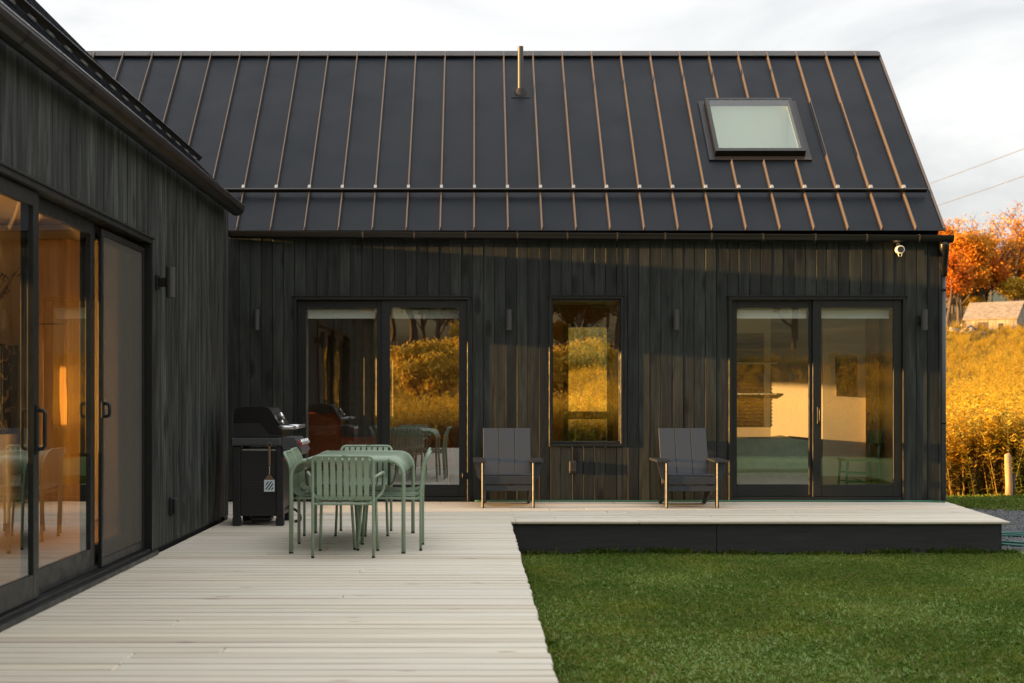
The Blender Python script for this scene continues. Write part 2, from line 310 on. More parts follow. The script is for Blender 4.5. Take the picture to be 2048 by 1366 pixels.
for r in rad[1:]:
    a = np.arange(na) * 2 * math.pi / na; X = r * np.cos(a); Y = r * np.sin(a); Z = ground_h(X, Y); vs += list(zip(X.tolist(), Y.tolist(), Z.tolist()))
fs = [(0, 1 + k, 1 + (k + 1) % na) for k in range(na)]
for i in range(len(rad) - 2):
    b = 1 + i * na; fs += [(b + k, b + na + k, b + na + (k + 1) % na, b + (k + 1) % na) for k in range(na)]
mb = MB(); mb.add(vs, fs, True); struct(mb.build('terrain', M['soil'], fix=False))
LZ = -.335
mb = MB(); mb.add([(.2, -12, LZ), (16, -12, LZ), (16, 13.2, LZ), (5.7, 14.6, LZ), (.2, 14.6, LZ)], [(0, 1, 2, 3, 4)]); struct(mb.build('lawn', M['lawn_soil']))
GZ = LZ + .006
mb = MB(); mb.add([(5.0, 14.4, GZ), (5.7, 14.2, GZ), (14, 13.4, GZ), (14, 19.2, GZ), (7.2, 19.7, GZ), (5.0, 22.2, GZ)], [(0, 1, 2, 3, 4, 5)]); struct(mb.build('gravel_path', M['gravel']))

# ------------------------------------------------------------------ deck
YF = 16.53; XW = -2.478; YE = 14.29
deck = struct(MB().box(XW + .06, .30, -1.4, 16.4, -.33, -.20).box(.31, 5.1, 14.05, 16.4, -.33, -.20).build('deck', M['black_paint']))
def board(x0, x1, y, w):
    L = x1 - x0
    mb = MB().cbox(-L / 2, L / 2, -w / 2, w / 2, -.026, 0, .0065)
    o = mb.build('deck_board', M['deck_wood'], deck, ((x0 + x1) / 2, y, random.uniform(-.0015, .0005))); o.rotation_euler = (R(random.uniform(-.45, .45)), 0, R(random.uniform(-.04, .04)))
y = 16.50 - .07
while y > -1.3:
    ww = .1305
    if y > 13.9:
        xe = 5.48 + (16.5 - y) / (16.5 - 13.9) * -.26 + random.uniform(-.006, .006); xs = -2.86 if y > YE else XW + .02
        cuts = sorted(random.sample([-1.6, -.8, -.4, .4, .8, 1.2, 1.6, 2.0, 2.4, 2.8, 3.2, 4.0], 2))
        if cuts[1] - cuts[0] < .8: cuts = [cuts[0] * .5 + .2, 3.4]
        p = [xs] + cuts + [xe]
    else:
        xe = .352 + random.uniform(-.006, .006); p = [XW + .02, xe]
        if random.random() < .22: p = [XW + .02, random.choice([-1.6, -1.2, -.8]), xe]
    for a, b in zip(p[:-1], p[1:]): board(a, b - .003, y, ww)
    y -= .14
DF = y
for a, b in ((.37, 2.36), (2.364, 5.12)):
    MB().cbox(a, b, 13.895, 13.93, -.315, -.029, .003).build('fascia', M['fascia_black'], deck)
MB().cbox(.30, .335, -1.35, 13.89, -.315, -.029, .003).build('fascia', M['fascia_black'], deck)
MB().cbox(5.125, 5.16, 13.93, 16.4, -.315, -.029, .003).build('fascia', M['fascia_black'], deck)
for xx in (2.36, 4.55, .8): MB().cbox(xx - .07, xx + .07, 13.945, 14.08, -.36, -.20).build('support_post', M['black_paint'], deck)

# ------------------------------------------------------------------ houses
EZ = 3.168           # eave height
def rects(u0, u1, z0, z1, holes):
    us = sorted({u0, u1, *[min(max(h[i], u0), u1) for h in holes for i in (0, 1)]}); out = []
    for a, b in zip(us[:-1], us[1:]):
        if b - a < 1e-4: continue
        m = (a + b) / 2; z = z0
        for h in sorted([h for h in holes if h[0] < m < h[1]], key=lambda h: h[2]):
            if h[2] - z > 1e-3: out.append((a, b, z, h[2]))
            z = max(z, h[3])
        if z1 - z > 1e-3: out.append((a, b, z, z1))
    return out
house = thing('main_house', 'black timber house with dark standing seam metal roof and skylight', 'house', (0, YF, 0), ws=True)
wing = thing('house_wing', 'black timber side wing with large sliding glass doors and black gutter', 'house', (XW, 9, 0), ws=True)

D1 = (-2.105, -.058, .0, 2.377); D2 = (2.948, 5.0, .0, 2.377); WN = (.860, 1.721, .639, 2.386)
FX0, FX1 = -5.4, 5.40
def fpt(u, d, z): return (u, YF - d, z)
def wpt(u, d, z): return (XW + d, u, z)
def bx(mb, P, u0, u1, d0, d1, z0, z1, c=.002):
    a = P(u0, d0, z0); b = P(u1, d1, z1); return mb.cbox(a[0], b[0], a[1], b[1], a[2], b[2], c)

# facade wall substrate and boards
wall = MB()
for (a, b, c, d) in rects(FX0, FX1, -.3, 3.08, [(h[0] - .0, h[1], h[2] - .02, h[3]) for h in (D1, D2, WN)]): wall.box(a, b, YF + .03, YF + .22, c, d)
wall.box(FX1 - .2, FX1, YF + .221, 21.9, -.3, 3.08)
wall = wall.build('wall', M['black_paint'], house)
def clad(P, axis, u0, u1, pitch, z0, z1, holes, parent, m, gap=.0045):
    n = 0; u = u0
    while u < u1 - .01:
        v = min(u + pitch, u1)
        for (a, b, c, d) in rects(u + gap / 2, v - gap / 2, z0, z1, holes):
            if b - a < .012: continue
            w = b - a; mb = MB()
            if axis == 'x': mb.cbox(-w / 2, w / 2, 0, .02, 0, d - c, .0025)
            else: mb.cbox(-.02, 0, -w / 2, w / 2, 0, d - c, .0025)
            o = mb.build('wall_board', m, parent, P((a + b) / 2, random.uniform(-.0015, .0015), c))
            o.rotation_euler.z = R(random.uniform(-2.6, 2.6))
        u = v
clad(fpt, 'x', -2.87, FX1, .129, .015, 3.06, [(h[0] + .002, h[1] - .002, h[2] - .5 if h[2] < .1 else h[2], h[3]) for h in (D1, D2, WN)], wall, M['black_board'])
MB().cbox(FX1 - .01, FX1 + .02, YF - .003, YF + .09, .0, 3.06).build('corner_board', M['black_board'], wall)

def slider(P, name, parent, u0, u1, z0, z1, panels, label=None, flip=1):
    mb = MB(); tw = .032
    for (a, b, c, d) in ((u0, u1, z1 - tw, z1), (u0, u0 + tw, z0, z1 - tw - .001), (u1 - tw, u1, z0, z1 - tw - .001)): bx(mb, P, a, b, -.12, .022, c, d)
    bx(mb, P, u0 - .025, u1 + .025, .0, .034, z1 + .002, z1 + .018)
    bx(mb, P, u0 + tw + .001, u1 - tw - .001, -.14, .012, z0, z0 + .045)
    bx(mb, P, u0 + tw + .001, u1 - tw - .001, -.14, -.055, z0 + .046, z0 + .07)
    dr = mb.build(name, M['frame_black'], parent)
    if label: dr['label'] = label
    for (a, b, dep, sw, glassm) in panels:
        za, zb = z0 + .05, z1 - tw - .004; pf = MB(); th = .036
        bx(pf, P, a, a + sw, dep - th, dep, za, zb); bx(pf, P, b - sw, b, dep - th, dep, za, zb)
        bx(pf, P, a + sw + .0005, b - sw - .0005, dep - th, dep - .001, zb - .085, zb - .0005); bx(pf, P, a + sw + .0005, b - sw - .0005, dep - th, dep - .001, za, za + .14)
        pf.build('panel_frame', M['frame_black'], dr)
        g = MB(); bx(g, P, a + sw - .008, b - sw + .008, dep - .026, dep - .016, za + .13, zb - .075, .0005); g.build('glass_pane', M[glassm], dr)
    return dr
d1 = slider(fpt, 'sliding_door', house, *D1[:2], 0.005, D1[3], [(-2.072, -1.045, -.062, .10, 'window_glass'), (-1.085, -.091, -.018, .095, 'boosted_reflect_glass')])
d2 = slider(fpt, 'sliding_door', house, *D2[:2], 0.005, D2[3], [(2.981, 3.97, -.062, .075, 'window_glass'), (3.93, 4.967, -.018, .10, 'window_glass')])
def pull(P, u, z, dep, parent, s=1.0):
    mb = MB(); q = [P(u, dep, z - .11 * s), P(u, dep + .05, z - .11 * s), P(u, dep + .05, z + .11 * s), P(u, dep, z + .11 * s)]
    mb.tube(fillet(q, .03, 4), .011, 8); bx(mb, P, u - .02, u + .02, dep - .002, dep + .012, z - .14 * s, z + .14 * s)
    mb.build('handle', M['frame_black'], parent)
pull(fpt, -.14, .30, -.018, d1, .3); pull(fpt, 4.0, 1.0, -.018, d2, .7)
# fixed window
mb = MB(); u0, u1, z0, z1 = WN
for (a, b, c, d) in ((u0, u1, z1 - .03, z1), (u0, u1, z0, z0 + .03), (u0, u0 + .03, z0 + .031, z1 - .031), (u1 - .03, u1, z0 + .031, z1 - .031)): bx(mb, fpt, a, b, -.1, .024, c, d)
bx(mb, fpt, u0 - .012, u1 + .012, .0, .036, z1 + .002, z1 + .014)
win = mb.build('window', M['frame_black'], house)
mb = MB()
for (a, b, c, d) in ((u0 + .031, u1 - .031, z1 - .05, z1 - .031), (u0 + .031, u1 - .031, z0 + .031, z0 + .06), (u0 + .031, u0 + .046, z0 + .061, z1 - .051), (u1 - .046, u1 - .031, z0 + .061, z1 - .051)): bx(mb, fpt, a, b, -.08, -.012, c, d)
mb.build('sash', M['frame_black'], win)
mb = MB(); bx(mb, fpt, u0 + .042, u1 - .042, -.05, -.04, z0 + .055, z1 - .045, .0005); mb.build('glass_pane', M['boosted_reflect_glass'], win)

# roof of the main house: plane z = EZ + (Y - YF)
RX0, RX1 = -5.42, 5.44; RUN = 2.70; SQ = math.sqrt(.5)
SKY = (2.93, 4.10, 17.50, 18.36)   # skylight hole X0 X1 Y0 Y1
def rp_(X, Y, h=0): return (X, Y - h * SQ, EZ + (Y - YF) + h * SQ)
def slab(mb, P, x0, x1, y0, y1, h0, h1):
    mb.add([P(x, yy, h) for x in (x0, x1) for yy in (y0, y1) for h in (h0, h1)], [(0, 1, 3, 2), (4, 6, 7, 5), (0, 4, 5, 1), (2, 3, 7, 6), (0, 2, 6, 4), (1, 5, 7, 3)])
mb = MB()
for (x0, x1, y0, y1) in ((RX0, SKY[0], YF, YF + RUN), (SKY[1], RX1 - .03, YF, YF + RUN), (SKY[0], SKY[1], YF, SKY[2]), (SKY[0], SKY[1], SKY[3], YF + RUN)): slab(mb, rp_, x0, x1, y0 + .02, y1, -.12, -.014)
mb.add([(x, yy, z) for x in (RX0, RX1) for yy, z in ((YF + RUN + .003, EZ + RUN + .02), (YF + 2 * RUN, EZ + .02), (YF + 2 * RUN, EZ - .1), (YF + RUN + .003, EZ + RUN - .1))], [(0, 1, 2, 3), (7, 6, 5, 4), (0, 4, 5, 1), (1, 5, 6, 2), (2, 6, 7, 3), (3, 7, 4, 0)])
roof = mb.build('roof', M['roof_metal'], house)
seams = [-.006 + .394 * k for k in range(-13, 14)]
edges = [RX0] + seams + [RX1]
def pan(x0, x1, y0, y1):
    mb = MB(); L = (y1 - y0) / SQ; w = x1 - x0; nx, ny = 4, 3
    ph = random.uniform(0, 6); am = random.uniform(.0004, .0016)
    vs = [(w * i / nx, L * j / ny, am * math.sin(i / nx * math.pi * 2 + ph) * math.sin(j * 1.3 + ph)) for j in range(ny + 1) for i in range(nx + 1)]
    fs = [(j * (nx + 1) + i, j * (nx + 1) + i + 1, (j + 1) * (nx + 1) + i + 1, (j + 1) * (nx + 1) + i) for j in range(ny) for i in range(nx)]
    mb.add([(0, 0, 0), (w, 0, 0), (w, 0, -.01), (0, 0, -.01)], [(0, 3, 2, 1)])
    mb.add(vs, fs, True); o = mb.build('roof_panel', M['roof_metal'], roof, rp_(x0, y0, 0), fix=False); o.rotation_euler = (R(45), 0, 0); return o
for a, b in zip(edges[:-1], edges[1:]):
    if b < -6: continue
    if b > SKY[0] - .01 and a < SKY[1] + .01:
        pan(a, b, YF - .02, SKY[2] - .02); pan(a, b, SKY[3] + .02, YF + RUN)
        if a < SKY[0]: pan(a, SKY[0], SKY[2] - .02, SKY[3] + .02)
        if b > SKY[1]: pan(SKY[1], b, SKY[2] - .02, SKY[3] + .02)
    else: pan(a, b, YF - .02, YF + RUN)
SK = (2.88, 4.14, 17.476, 18.385)
for x in seams:
    if x < -6: continue
    segs = [(YF - .02, YF + RUN - .02)]
    if SK[0] < x < SK[1]: segs = [(YF - .02, SK[2] - .02), (SK[3] + .02, YF + RUN - .02)]
    for a, b in segs:
        L = (b - a) / SQ; mb = MB().cbox(-.006, .006, 0, L, .0005, .048, .0015); mb.box(-.016, -.0065, .0, L, .0005, .006)
        o = mb.build('standing_seam', M['seam_metal'], roof, rp_(x, a, 0)); o.rotation_euler = (R(45), 0, 0)
# ridge cap in lengths
for a, b in ((-5.42, -4.4), (-4.397, -2.0), (-1.997, .88), (.883, 3.78), (3.783, RX1 + .01)):
    poly = [(YF + RUN - .10, EZ + RUN - .075), (YF + RUN - .115, EZ + RUN - .06), (YF + RUN + .02, EZ + RUN + .035), (YF + RUN + .15, EZ + RUN - .06)]
    mb = MB().prism(poly, 'x', a, b); mb.build('ridge_cap', M['cap_metal'], roof)
for x in (-4.398, -1.998, .882, 3.782): MB().prism([(YF + RUN - .103, EZ + RUN - .08), (YF + RUN - .121, EZ + RUN - .06), (YF + RUN - .0, EZ + RUN + .027), (YF + RUN + .0, EZ + RUN + .0)], 'x', x - .012, x + .012).build('cap_joint', M['cap_metal'], roof)
MB().prism([(YF - .01, EZ - .03), (YF - .01, EZ + .01), (YF + RUN, EZ + RUN + .02), (YF + RUN, EZ + RUN - .12)], 'x', RX1 + .001, RX1 + .03).build('verge_trim', M['seam_metal'], roof)
# snow guard bar + clamps
def oct_box(mb, P, x0, x1, y, hw, h0, h1):
    slab(mb, P, x0, x1, y - hw * SQ, y + hw * SQ, h0, h1)
mb = MB(); oct_box(mb, rp_, -5.2, 3.50, 16.99, .012, .045, .095); oct_box(mb, rp_, 3.503, 5.38, 16.99, .012, .045, .095)
sg = mb.build('snow_guard', M['gutter_metal'], house)
for x in seams:
    if -3.2 < x < 5.3:
        mb = MB(); slab(mb, rp_, x - .017, x + .017, 17.0, 17.04, .05, .098); mb.build('seam_clamp', M['clamp_white'], sg)
# vent pipe
vy = 18.55; vx = .594; vz = EZ + vy - YF
mb = MB(); mb.tube([(vx, vy, vz - .05), (vx, vy, vz + .60)], .037, 20, cap=False); mb.tube([(vx, vy, vz + .60), (vx, vy, vz - .02)], .034, 20, cap=False); vp = mb.build('vent_pipe', M['galvanised'], house, fix=False)
mb = MB(); slab(mb, rp_, vx - .12, vx + .12, vy - .09, vy + .09, .001, .007); mb.build('flashing', M['black_rubber'], vp)
mb = MB()
for i, (r, h) in enumerate(((.085, -.03), (.07, -.005), (.055, .02))):
    mb.lathe([(r, h - .05), (r, h + .028), (.037, h + .034)], (vx, vy, vz), 20)
mb.build('rubber_boot', M['black_rubber'], vp)
# skylight
def skp(x, y, h): return rp_(x, y, h)
mb = MB()
for (x0, x1, y0, y1) in ((SK[0], SK[1], SK[2], SK[2] + .05), (SK[0], SK[1], SK[3] - .05, SK[3]), (SK[0], SK[0] + .07, SK[2] + .051, SK[3] - .051), (SK[1] - .07, SK[1], SK[2] + .051, SK[3] - .051)): slab(mb, skp, x0, x1, y0, y1, .001, .022)
sk = mb.build('skylight', M['cap_metal'], house)
cx0, cx1, cy0, cy1 = SK[0] + .075, SK[1] - .075, SK[2] + .055, SK[3] - .03
mb = MB()
for (x0, x1, y0, y1) in ((cx0, cx1, cy0, cy0 + .04), (cx0, cx1, cy1 - .03, cy1), (cx0, cx0 + .045, cy0 + .041, cy1 - .031), (cx1 - .045, cx1, cy0 + .041, cy1 - .031)): slab(mb, skp, x0, x1, y0, y1, .003, .10)
mb.build('curb_frame', M['gutter_metal'], sk)
mb = MB(); slab(mb, skp, cx0 + .03, cx1 - .03, cy0 + .025, cy1 - .02, .086, .096); mb.build('glass_pane', M['skylight_glass'], sk)
mb = MB()  # white shaft down to the room
x0, x1, y0, y1 = cx0 + .04, cx1 - .04, cy0 + .04, cy1 - .03
zt0, zt1 = EZ + y0 - YF + .05, EZ + y1 - YF + .05
mb.add([(x0, y0, 2.72), (x1, y0, 2.72), (x1, y1, 2.72), (x0, y1, 2.72), (x0, y0, zt0), (x1, y0, zt0), (x1, y1, zt1), (x0, y1, zt1)], [(0, 1, 5, 4), (1, 2, 6, 5), (2, 3, 7, 6), (3, 0, 4, 7)])
mb.build('shaft', M['white_paint'], sk, fix=False)

# gutters
def gutter_profile(n=8, r=.072):
    o = [(-r, .012)] + [(r * math.cos(math.pi + math.pi * k / n), r * math.sin(math.pi + math.pi * k / n)) for k in range(n + 1)] + [(r, .012), (r - .006, .012)]
    i = [((r - .006) * math.cos(-math.pi * k / n), (r - .006) * math.sin(-math.pi * k / n)) for k in range(n + 1)]
    return o + i + [(-r + .006, .012)]
gp = gutter_profile(); gy = YF - .105
mb = MB(); n = len(gp); ga, gb = -2.82, 5.51; za, zb = 3.118, 3.065
vsg = [(x, gy + p, z + q) for x, z in ((ga, za), (gb, zb)) for p, q in gp]
mb.add(vsg, [(i, (i + 1) % n, n + (i + 1) % n, n + i) for i in range(n)], False)
mb.prism([(gy + p * .97, q * .97 + zb) for p, q in [(-.072, .01)] + [(.072 * math.cos(math.pi + math.pi * k / 8), .072 * math.sin(math.pi + math.pi * k / 8)) for k in range(9)] + [(.072, .01)]], 'x', gb - .004, gb + .004)
mb.prism([(gy + p * .97, q * .97 + za) for p, q in [(-.072, .01)] + [(.072 * math.cos(math.pi + math.pi * k / 8), .072 * math.sin(math.pi + math.pi * k / 8)) for k in range(9)] + [(.072, .01)]], 'x', ga - .004, ga + .004)
gut = mb.build('gutter', M['gutter_metal'], house)
for pxx in (725, 828, 931, 1035, 1135, 1235, 1331, 1424, 1527, 1632, 1735, 1840):
    x = (pxx - 950) / 174; z = za + (zb - za) * (x - ga) / (gb - ga)
    pts = [(x, gy - .076 * math.cos(a), z - .076 * math.sin(a)) for a in np.linspace(0, math.pi, 9)]
    mb = MB()
    for a, b in zip(pts[:-1], pts[1:]): mb.add([(x - .008, a[1], a[2]), (x + .008, a[1], a[2]), (x + .008, b[1], b[2]), (x - .008, b[1], b[2])], [(0, 1, 2, 3)])
    mb.box(x - .008, x + .008, gy - .08, YF + .01, z + .013, z + .017)
    mb.build('gutter_bracket', M['seam_metal'], gut, fix=False)
# downspout
mb = MB(); q = [(5.42, gy, 3.0), (5.42, gy, 2.93), (5.45, YF + .04, 2.76), (5.45, YF + .04, 2.62)]
mb.tube(fillet(q, .07, 4), [.062] + [.056] * (len(fillet(q, .07, 4)) - 2) + [.048], 14)
ds = mb.build('downspout', M['gutter_metal'], house)
mb = MB(); mb.cyl((5.45, YF + .04, 2.70), (5.45, YF + .04, -.25), .036, 16); mb.build('pipe', M['grill_grey'], ds)
for z in (2.45, .9): MB().cyl((5.45, YF + .04, z), (5.45, YF + .04, z + .03), .041, 14).build('pipe_bracket', M['gutter_metal'], ds)

# ------------------------------------------------------------------ interior of the main house
def part(name, m, parent, *boxes):
    mb = MB()
    for b in boxes: mb.box(*b)
    return mb.build(name, M[m], parent)
part('interior_floor', 'oak_floor', house, (-5.19, 5.19, YF + .23, 21.6, -.06, .0))
BW = 19.0
part('interior_ceiling', 'cream_wall', house, (-5.19, x0, YF + .23, 21.7, 2.62, 2.70), (x1, 5.19, YF + .23, 21.7, 2.62, 2.70), (x0, x1, YF + .23, y0, 2.62, 2.70), (x0, x1, y1, 21.7, 2.62, 2.70))
part('interior_wall', 'cream_wall', house, (2.66, 5.08, BW, BW + .1, 0, 2.61), (4.5, 5.08, 18.40, BW - .001, 0, 2.61), (2.66, 2.93, YF + .222, YF + .24, .0, 2.61), (2.93, 5.08, YF + .222, YF + .24, 2.40, 2.61))
mb = MB(); mb.prism([(3.95, BW - .001), (4.4995, 18.40), (4.4995, BW - .001)], 'z', 0, 2.61); mb.build('interior_wall', M['plaster_wall'], house)  # angled wall piece added to catch the sun beam as a patch
part('interior_wall', 'tan_wall', house, (5.09, 5.19, YF + .23, BW + .1, 0, 2.61))
part('interior_wall', 'taupe_wall', house, (-3.6, .40, BW + .3, BW + .4, 0, 2.61))
hole = (17.0, 18.97, .02, 2.1)  # partition openings lined up so the sun beam crosses the rooms
for X, m in ((-3.6, 'taupe_wall'), (.42, 'brown_wall'), (2.55, 'cream_wall')):
    mb = MB()
    for (a, b, c, d) in rects(YF + .23, 21.6, 0.001, 2.61, [hole]): mb.box(X, X + .1, a, b, c, d)
    mb.build('interior_wall', M[m], house)
# back wall with the window of the passage, unseen west opening placed to admit a sun beam
bwin = (1.40, 2.05, .35, 2.29)
mb = MB()
for (a, b, c, d) in rects(FX0, FX1 - .21, -.3, 3.08, [bwin]): mb.box(a, b, 21.71, 21.9, c, d)
mb.build('wall', M['black_paint'], house)
mb = MB(); mb.box(.53, 2.54, 21.65, 21.70, .001, .30); mb.box(.53, 2.54, 21.65, 21.70, 2.34, 2.61); mb.box(.53, 1.34, 21.65, 21.70, .301, 2.339); mb.box(2.11, 2.54, 21.65, 21.70, .301, 2.339); mb.build('interior_wall', M['brown_wall'], house)
mb = MB(); mb.cbox(1.40, 2.05, 21.75, 21.81, .88, 1.0); mb.cbox(1.40, 1.43, 21.75, 21.81, .35, 2.29); mb.cbox(2.02, 2.05, 21.75, 21.81, .35, 2.29); bw = mb.build('window', M['walnut'], house)
MB().box(1.42, 2.03, 21.775, 21.785, .36, 2.28).build('glass_pane', M['clear_glass'], bw)
mb = MB()
for (a, b, c, d) in rects(YF + .23, 21.7, -.3, 3.08, [(17.3, 18.9, 1.22, 2.0)]): mb.box(FX0, FX0 + .2, a, b, c, d)
mb.build('wall', M['black_paint'], house)
gb_ = MB(); gb_.add([(x, yy, z) for x in (FX1 - .16, FX1 - .0) for yy, z in ((YF + .05, 3.08), (YF + RUN, EZ + RUN - .15), (YF + 2 * RUN - .05, 3.08))], [(0, 1, 2), (5, 4, 3), (0, 3, 4, 1), (1, 4, 5, 2), (2, 5, 3, 0)]); gb_.build('gable', M['black_paint'], house)
# furniture seen through the doors
def blob(mb, x0, x1, y0, y1, z0, z1, nx=14, ny=10, amp=.03, edge=.16, seed=0):
    r = random.Random(seed); ph = [r.uniform(0, 6) for _ in range(6)]; vs = []
    for j in range(ny + 1):
        for i in range(nx + 1):
            u, v = i / nx, j / ny; x = x0 + u * (x1 - x0); yy = y0 + v * (y1 - y0)
            e = min(u * (x1 - x0), (1 - u) * (x1 - x0), v * (y1 - y0), (1 - v) * (y1 - y0)); k = min(1, e / edge); k = math.sqrt(max(0, 1 - (1 - k) ** 2))
            vs.append((x, yy, z0 + (z1 - z0) * k + amp * k * (math.sin(6 * u + ph[0]) * math.sin(5 * v + ph[1]) + .5 * math.sin(15 * u + ph[2] + 4 * v))))
    mb.add(vs, [(j * (nx + 1) + i, j * (nx + 1) + i + 1, (j + 1) * (nx + 1) + i + 1, (j + 1) * (nx + 1) + i) for j in range(ny) for i in range(nx)], True)
def bed(label, x0, x1, y0, y1, m, pil, pilx):
    b = thing('bed', label, 'bed', ((x0 + x1) / 2, (y0 + y1) / 2, 0), ws=True)
    MB().cbox(x0 + .05, x1 - .05, y0 + .05, y1 - .05, .002, .30, .01).build('bed_base', M['white_linen'], b)
    MB().cbox(x0 + .02, x1 - .02, y0 + .02, y1 - .02, .302, .56, .05).build('mattress', M['white_linen'], b)
    mb = MB(); blob(mb, x0 - .03, x1 + .03, y0 - .05, y1, .34, .70, 24, 14, .012, .13, 3); mb.build('duvet', M[m], b, fix=False)
    for (a, bb, c, d, e, f) in pil:
        mb = MB(); blob(mb, a, bb, c, d, e, f, 12, 8, .02, .12, int(a * 10)); blob(mb, a, bb, c, d, e, e - .06, 12, 8, 0, .12, 2); mb.build('pillow', M[m], b, fix=False)
bed('rust orange bed behind the left sliding door', -2.35, -.30, 17.75, 19.2, 'rust_linen', [(-2.34, -1.70, 17.8, 18.4, .66, 1.0)], 0)
bed('sage green bed behind the right sliding door', 2.72, 4.13, 17.30, 18.9, 'sage_linen', [], 0)
def curtain(label, x0, x1, yy, m, z0=.03, z1=2.5, folds=9, amp=.035):
    mb = MB(); n = folds * 6; vs = []
    for z in (z0, z1): vs += [(x0 + (x1 - x0) * i / n, yy + amp * math.sin(i / 6 * 2 * math.pi + math.sin(i * .37)), z) for i in range(n + 1)]
    mb.add(vs, [(i, i + 1, n + 2 + i, n + 1 + i) for i in range(n)], True); return tag(mb.build('curtain', M[m], fix=False), label, 'curtain')
curtain('grey curtain hanging behind the rust bed inside the left door', -1.95, -1.05, 19.2, 'grey_curtain', folds=7)
curtain('dark grey curtain at the left edge inside the left door', -2.25, -1.98, YF + .36, 'grey_curtain', folds=3)
co_ = curtain('tan curtain hanging beside the green wooden chair in right room', -.28, .28, 0, 'brown_curtain', folds=5); co_.location = (5.02, 17.95, 0); co_.rotation_euler.z = R(90)
for (a, b, w) in ((-1.965, -1.17, 'left pane of the left sliding door'), (-.985, -.19, 'right pane of the left sliding door'), (3.06, 3.89, 'left pane of the right sliding door'), (4.035, 4.86, 'right pane of the right sliding door')):
    bl = thing('roller_blind', 'white rolled up blind at the top of the ' + w, 'blind', ((a + b) / 2, YF + .2, 2.15), 'roller blinds at the door tops', ws=True)
    MB().cyl((a - .01, YF + .20, 2.235), (b + .01, YF + .20, 2.235), .034, 12).build('roller', M['blind_white'], bl)
    MB().cbox(a, b, YF + .158, YF + .166, 2.135, 2.24, .002).build('fabric', M['blind_white'], bl)
pc = thing('picture', 'dark framed picture on the pale wall of the right room', 'picture', (4.8, 18.38, 1.5), ws=True); PY = 18.40
a = px(1670, 792, PY); b = px(1713, 712, PY); MB().cbox(a.x, b.x, PY - .04, PY - .003, a.z, b.z).build('frame', M['walnut'], pc); MB().box(a.x + .02, b.x - .02, PY - .044, PY - .041, a.z + .02, b.z - .02).build('canvas', M['picture_dark'], pc)
sh = thing('wall_shelf', 'dark slatted shelf on the wall above the sage green bed', 'shelf', (3.25, BW - .1, .8), ws=True)
a = px(1474, 853, BW); b = px(1527, 667, BW); MB().cbox(a.x - .3, b.x, BW - .02, BW - .003, a.z, b.z).build('back_panel', M['walnut'], sh)
z = a.z + .02
while z < b.z - .02: MB().cbox(a.x - .3, b.x, BW - .034, BW - .021, z, z + .022, .002).build('slat', M['walnut'], sh); z += .048
for zz in (727, 788): q = px(1527, zz, BW); MB().cbox(a.x - .3, b.x + .15, BW - .16, BW - .035, q.z - .012, q.z + .012).build('shelf_board', M['white_linen'], sh)
gc = thing('wooden_chair', 'dark green wooden chair standing inside the right sliding door', 'chair', (4.70, 17.5, 0), rz=0)
mb = MB(); mb.prism([(-.19, -.2), (.21, -.22), (.21, .22), (-.19, .2)], 'z', .43, .46); mb.build('seat', M['dark_green_paint'], gc)
for sx, sy, h in ((-.16, -.17, .43), (-.16, .17, .43)): MB().tube([(sx - .03, sy * 1.1, 0), (sx, sy, h)], [.014, .018], 8).build('leg', M['dark_green_paint'], gc)
for sy in (-.19, .19): MB().tube([(.25, sy, 0), (.20, sy, .45), (.24, sy, .72)], [.014, .019, .015], 8).build('leg', M['dark_green_paint'], gc)
for sy in (-.18, .18):
    for z in (.18, .29): MB().tube([(-.17, sy, z), (.21, sy, z - .02)], .009, 6).build('stretcher', M['dark_green_paint'], gc)
MB().tube([(.0, -.18, .2), (.0, .18, .2)], .009, 6).build('stretcher', M['dark_green_paint'], gc)
mb = MB()
vs = []
for i in range(9):
    a_ = -.24 + .48 * i / 8; bow = .07 * (1 - (a_ / .24) ** 2); vs += [(.20 + bow, a_, .64), (.225 + bow, a_, .64), (.225 + bow, a_, .80), (.20 + bow, a_, .80)]
mb.add(vs, [(4 * i + k, 4 * i + (k + 1) % 4, 4 * i + 4 + (k + 1) % 4, 4 * i + 4 + k) for i in range(8) for k in range(4)] + [(0, 1, 2, 3), (32, 33, 34, 35)]); mb.build('backrest', M['dark_green_paint'], gc)

# ------------------------------------------------------------------ wing
WD = (5.40, 10.85, 0, 2.407); WEZ = 3.22; WX1 = XW - 5.4
def wpx(u, d, z): return (XW + d, u, z)
mb = MB()
for (a, b, c, d) in rects(-2.0, YE, -.3, 3.12, [(WD[0], WD[1], -.02, WD[3])]): mb.box(XW - .22, XW - .03, a, b, c, d)
wwall = mb.build('wall', M['black_paint'], wing)
clad(wpx, 'y', -1.99, YE, .129, .03, 3.14, [(WD[0] + .002, WD[1] - .002, -.5, WD[3])], wwall, M['weathered_board'])
part('wall', 'black_paint', wing, (WX1, XW - .005, YE - .2, YE, -.3, 3.12), (WX1, XW - .23, -2, -1.8, -.3, 3.12))
mb = MB()
for (a, b, c, d) in rects(-1.79, YE - .21, -.3, 3.12, [(6.2, 9.4, .57, 2.2), (11.0, 13.0, .8, 2.1)]): mb.box(WX1, WX1 + .2, a, b, c, d)  # unseen west openings, added and sized so sun warms the interior
mb.build('wall', M['cream_wall'], wing)
g = MB(); 
for yy in (YE - .2, -2.0): g.add([(x, y_, z) for y_ in (yy, yy + .18) for x, z in ((XW - .05, 3.12), ((XW + WX1) / 2, WEZ + 2.58), (WX1 + .05, 3.12))], [(0, 1, 2), (5, 4, 3), (0, 3, 4, 1), (1, 4, 5, 2), (2, 5, 3, 0)])
g.build('gable', M['black_paint'], wing)
def wr(u, s, h=0): return (XW - s + h * SQ, u, WEZ + s + h * SQ)   # s: run up the slope
mb = MB()
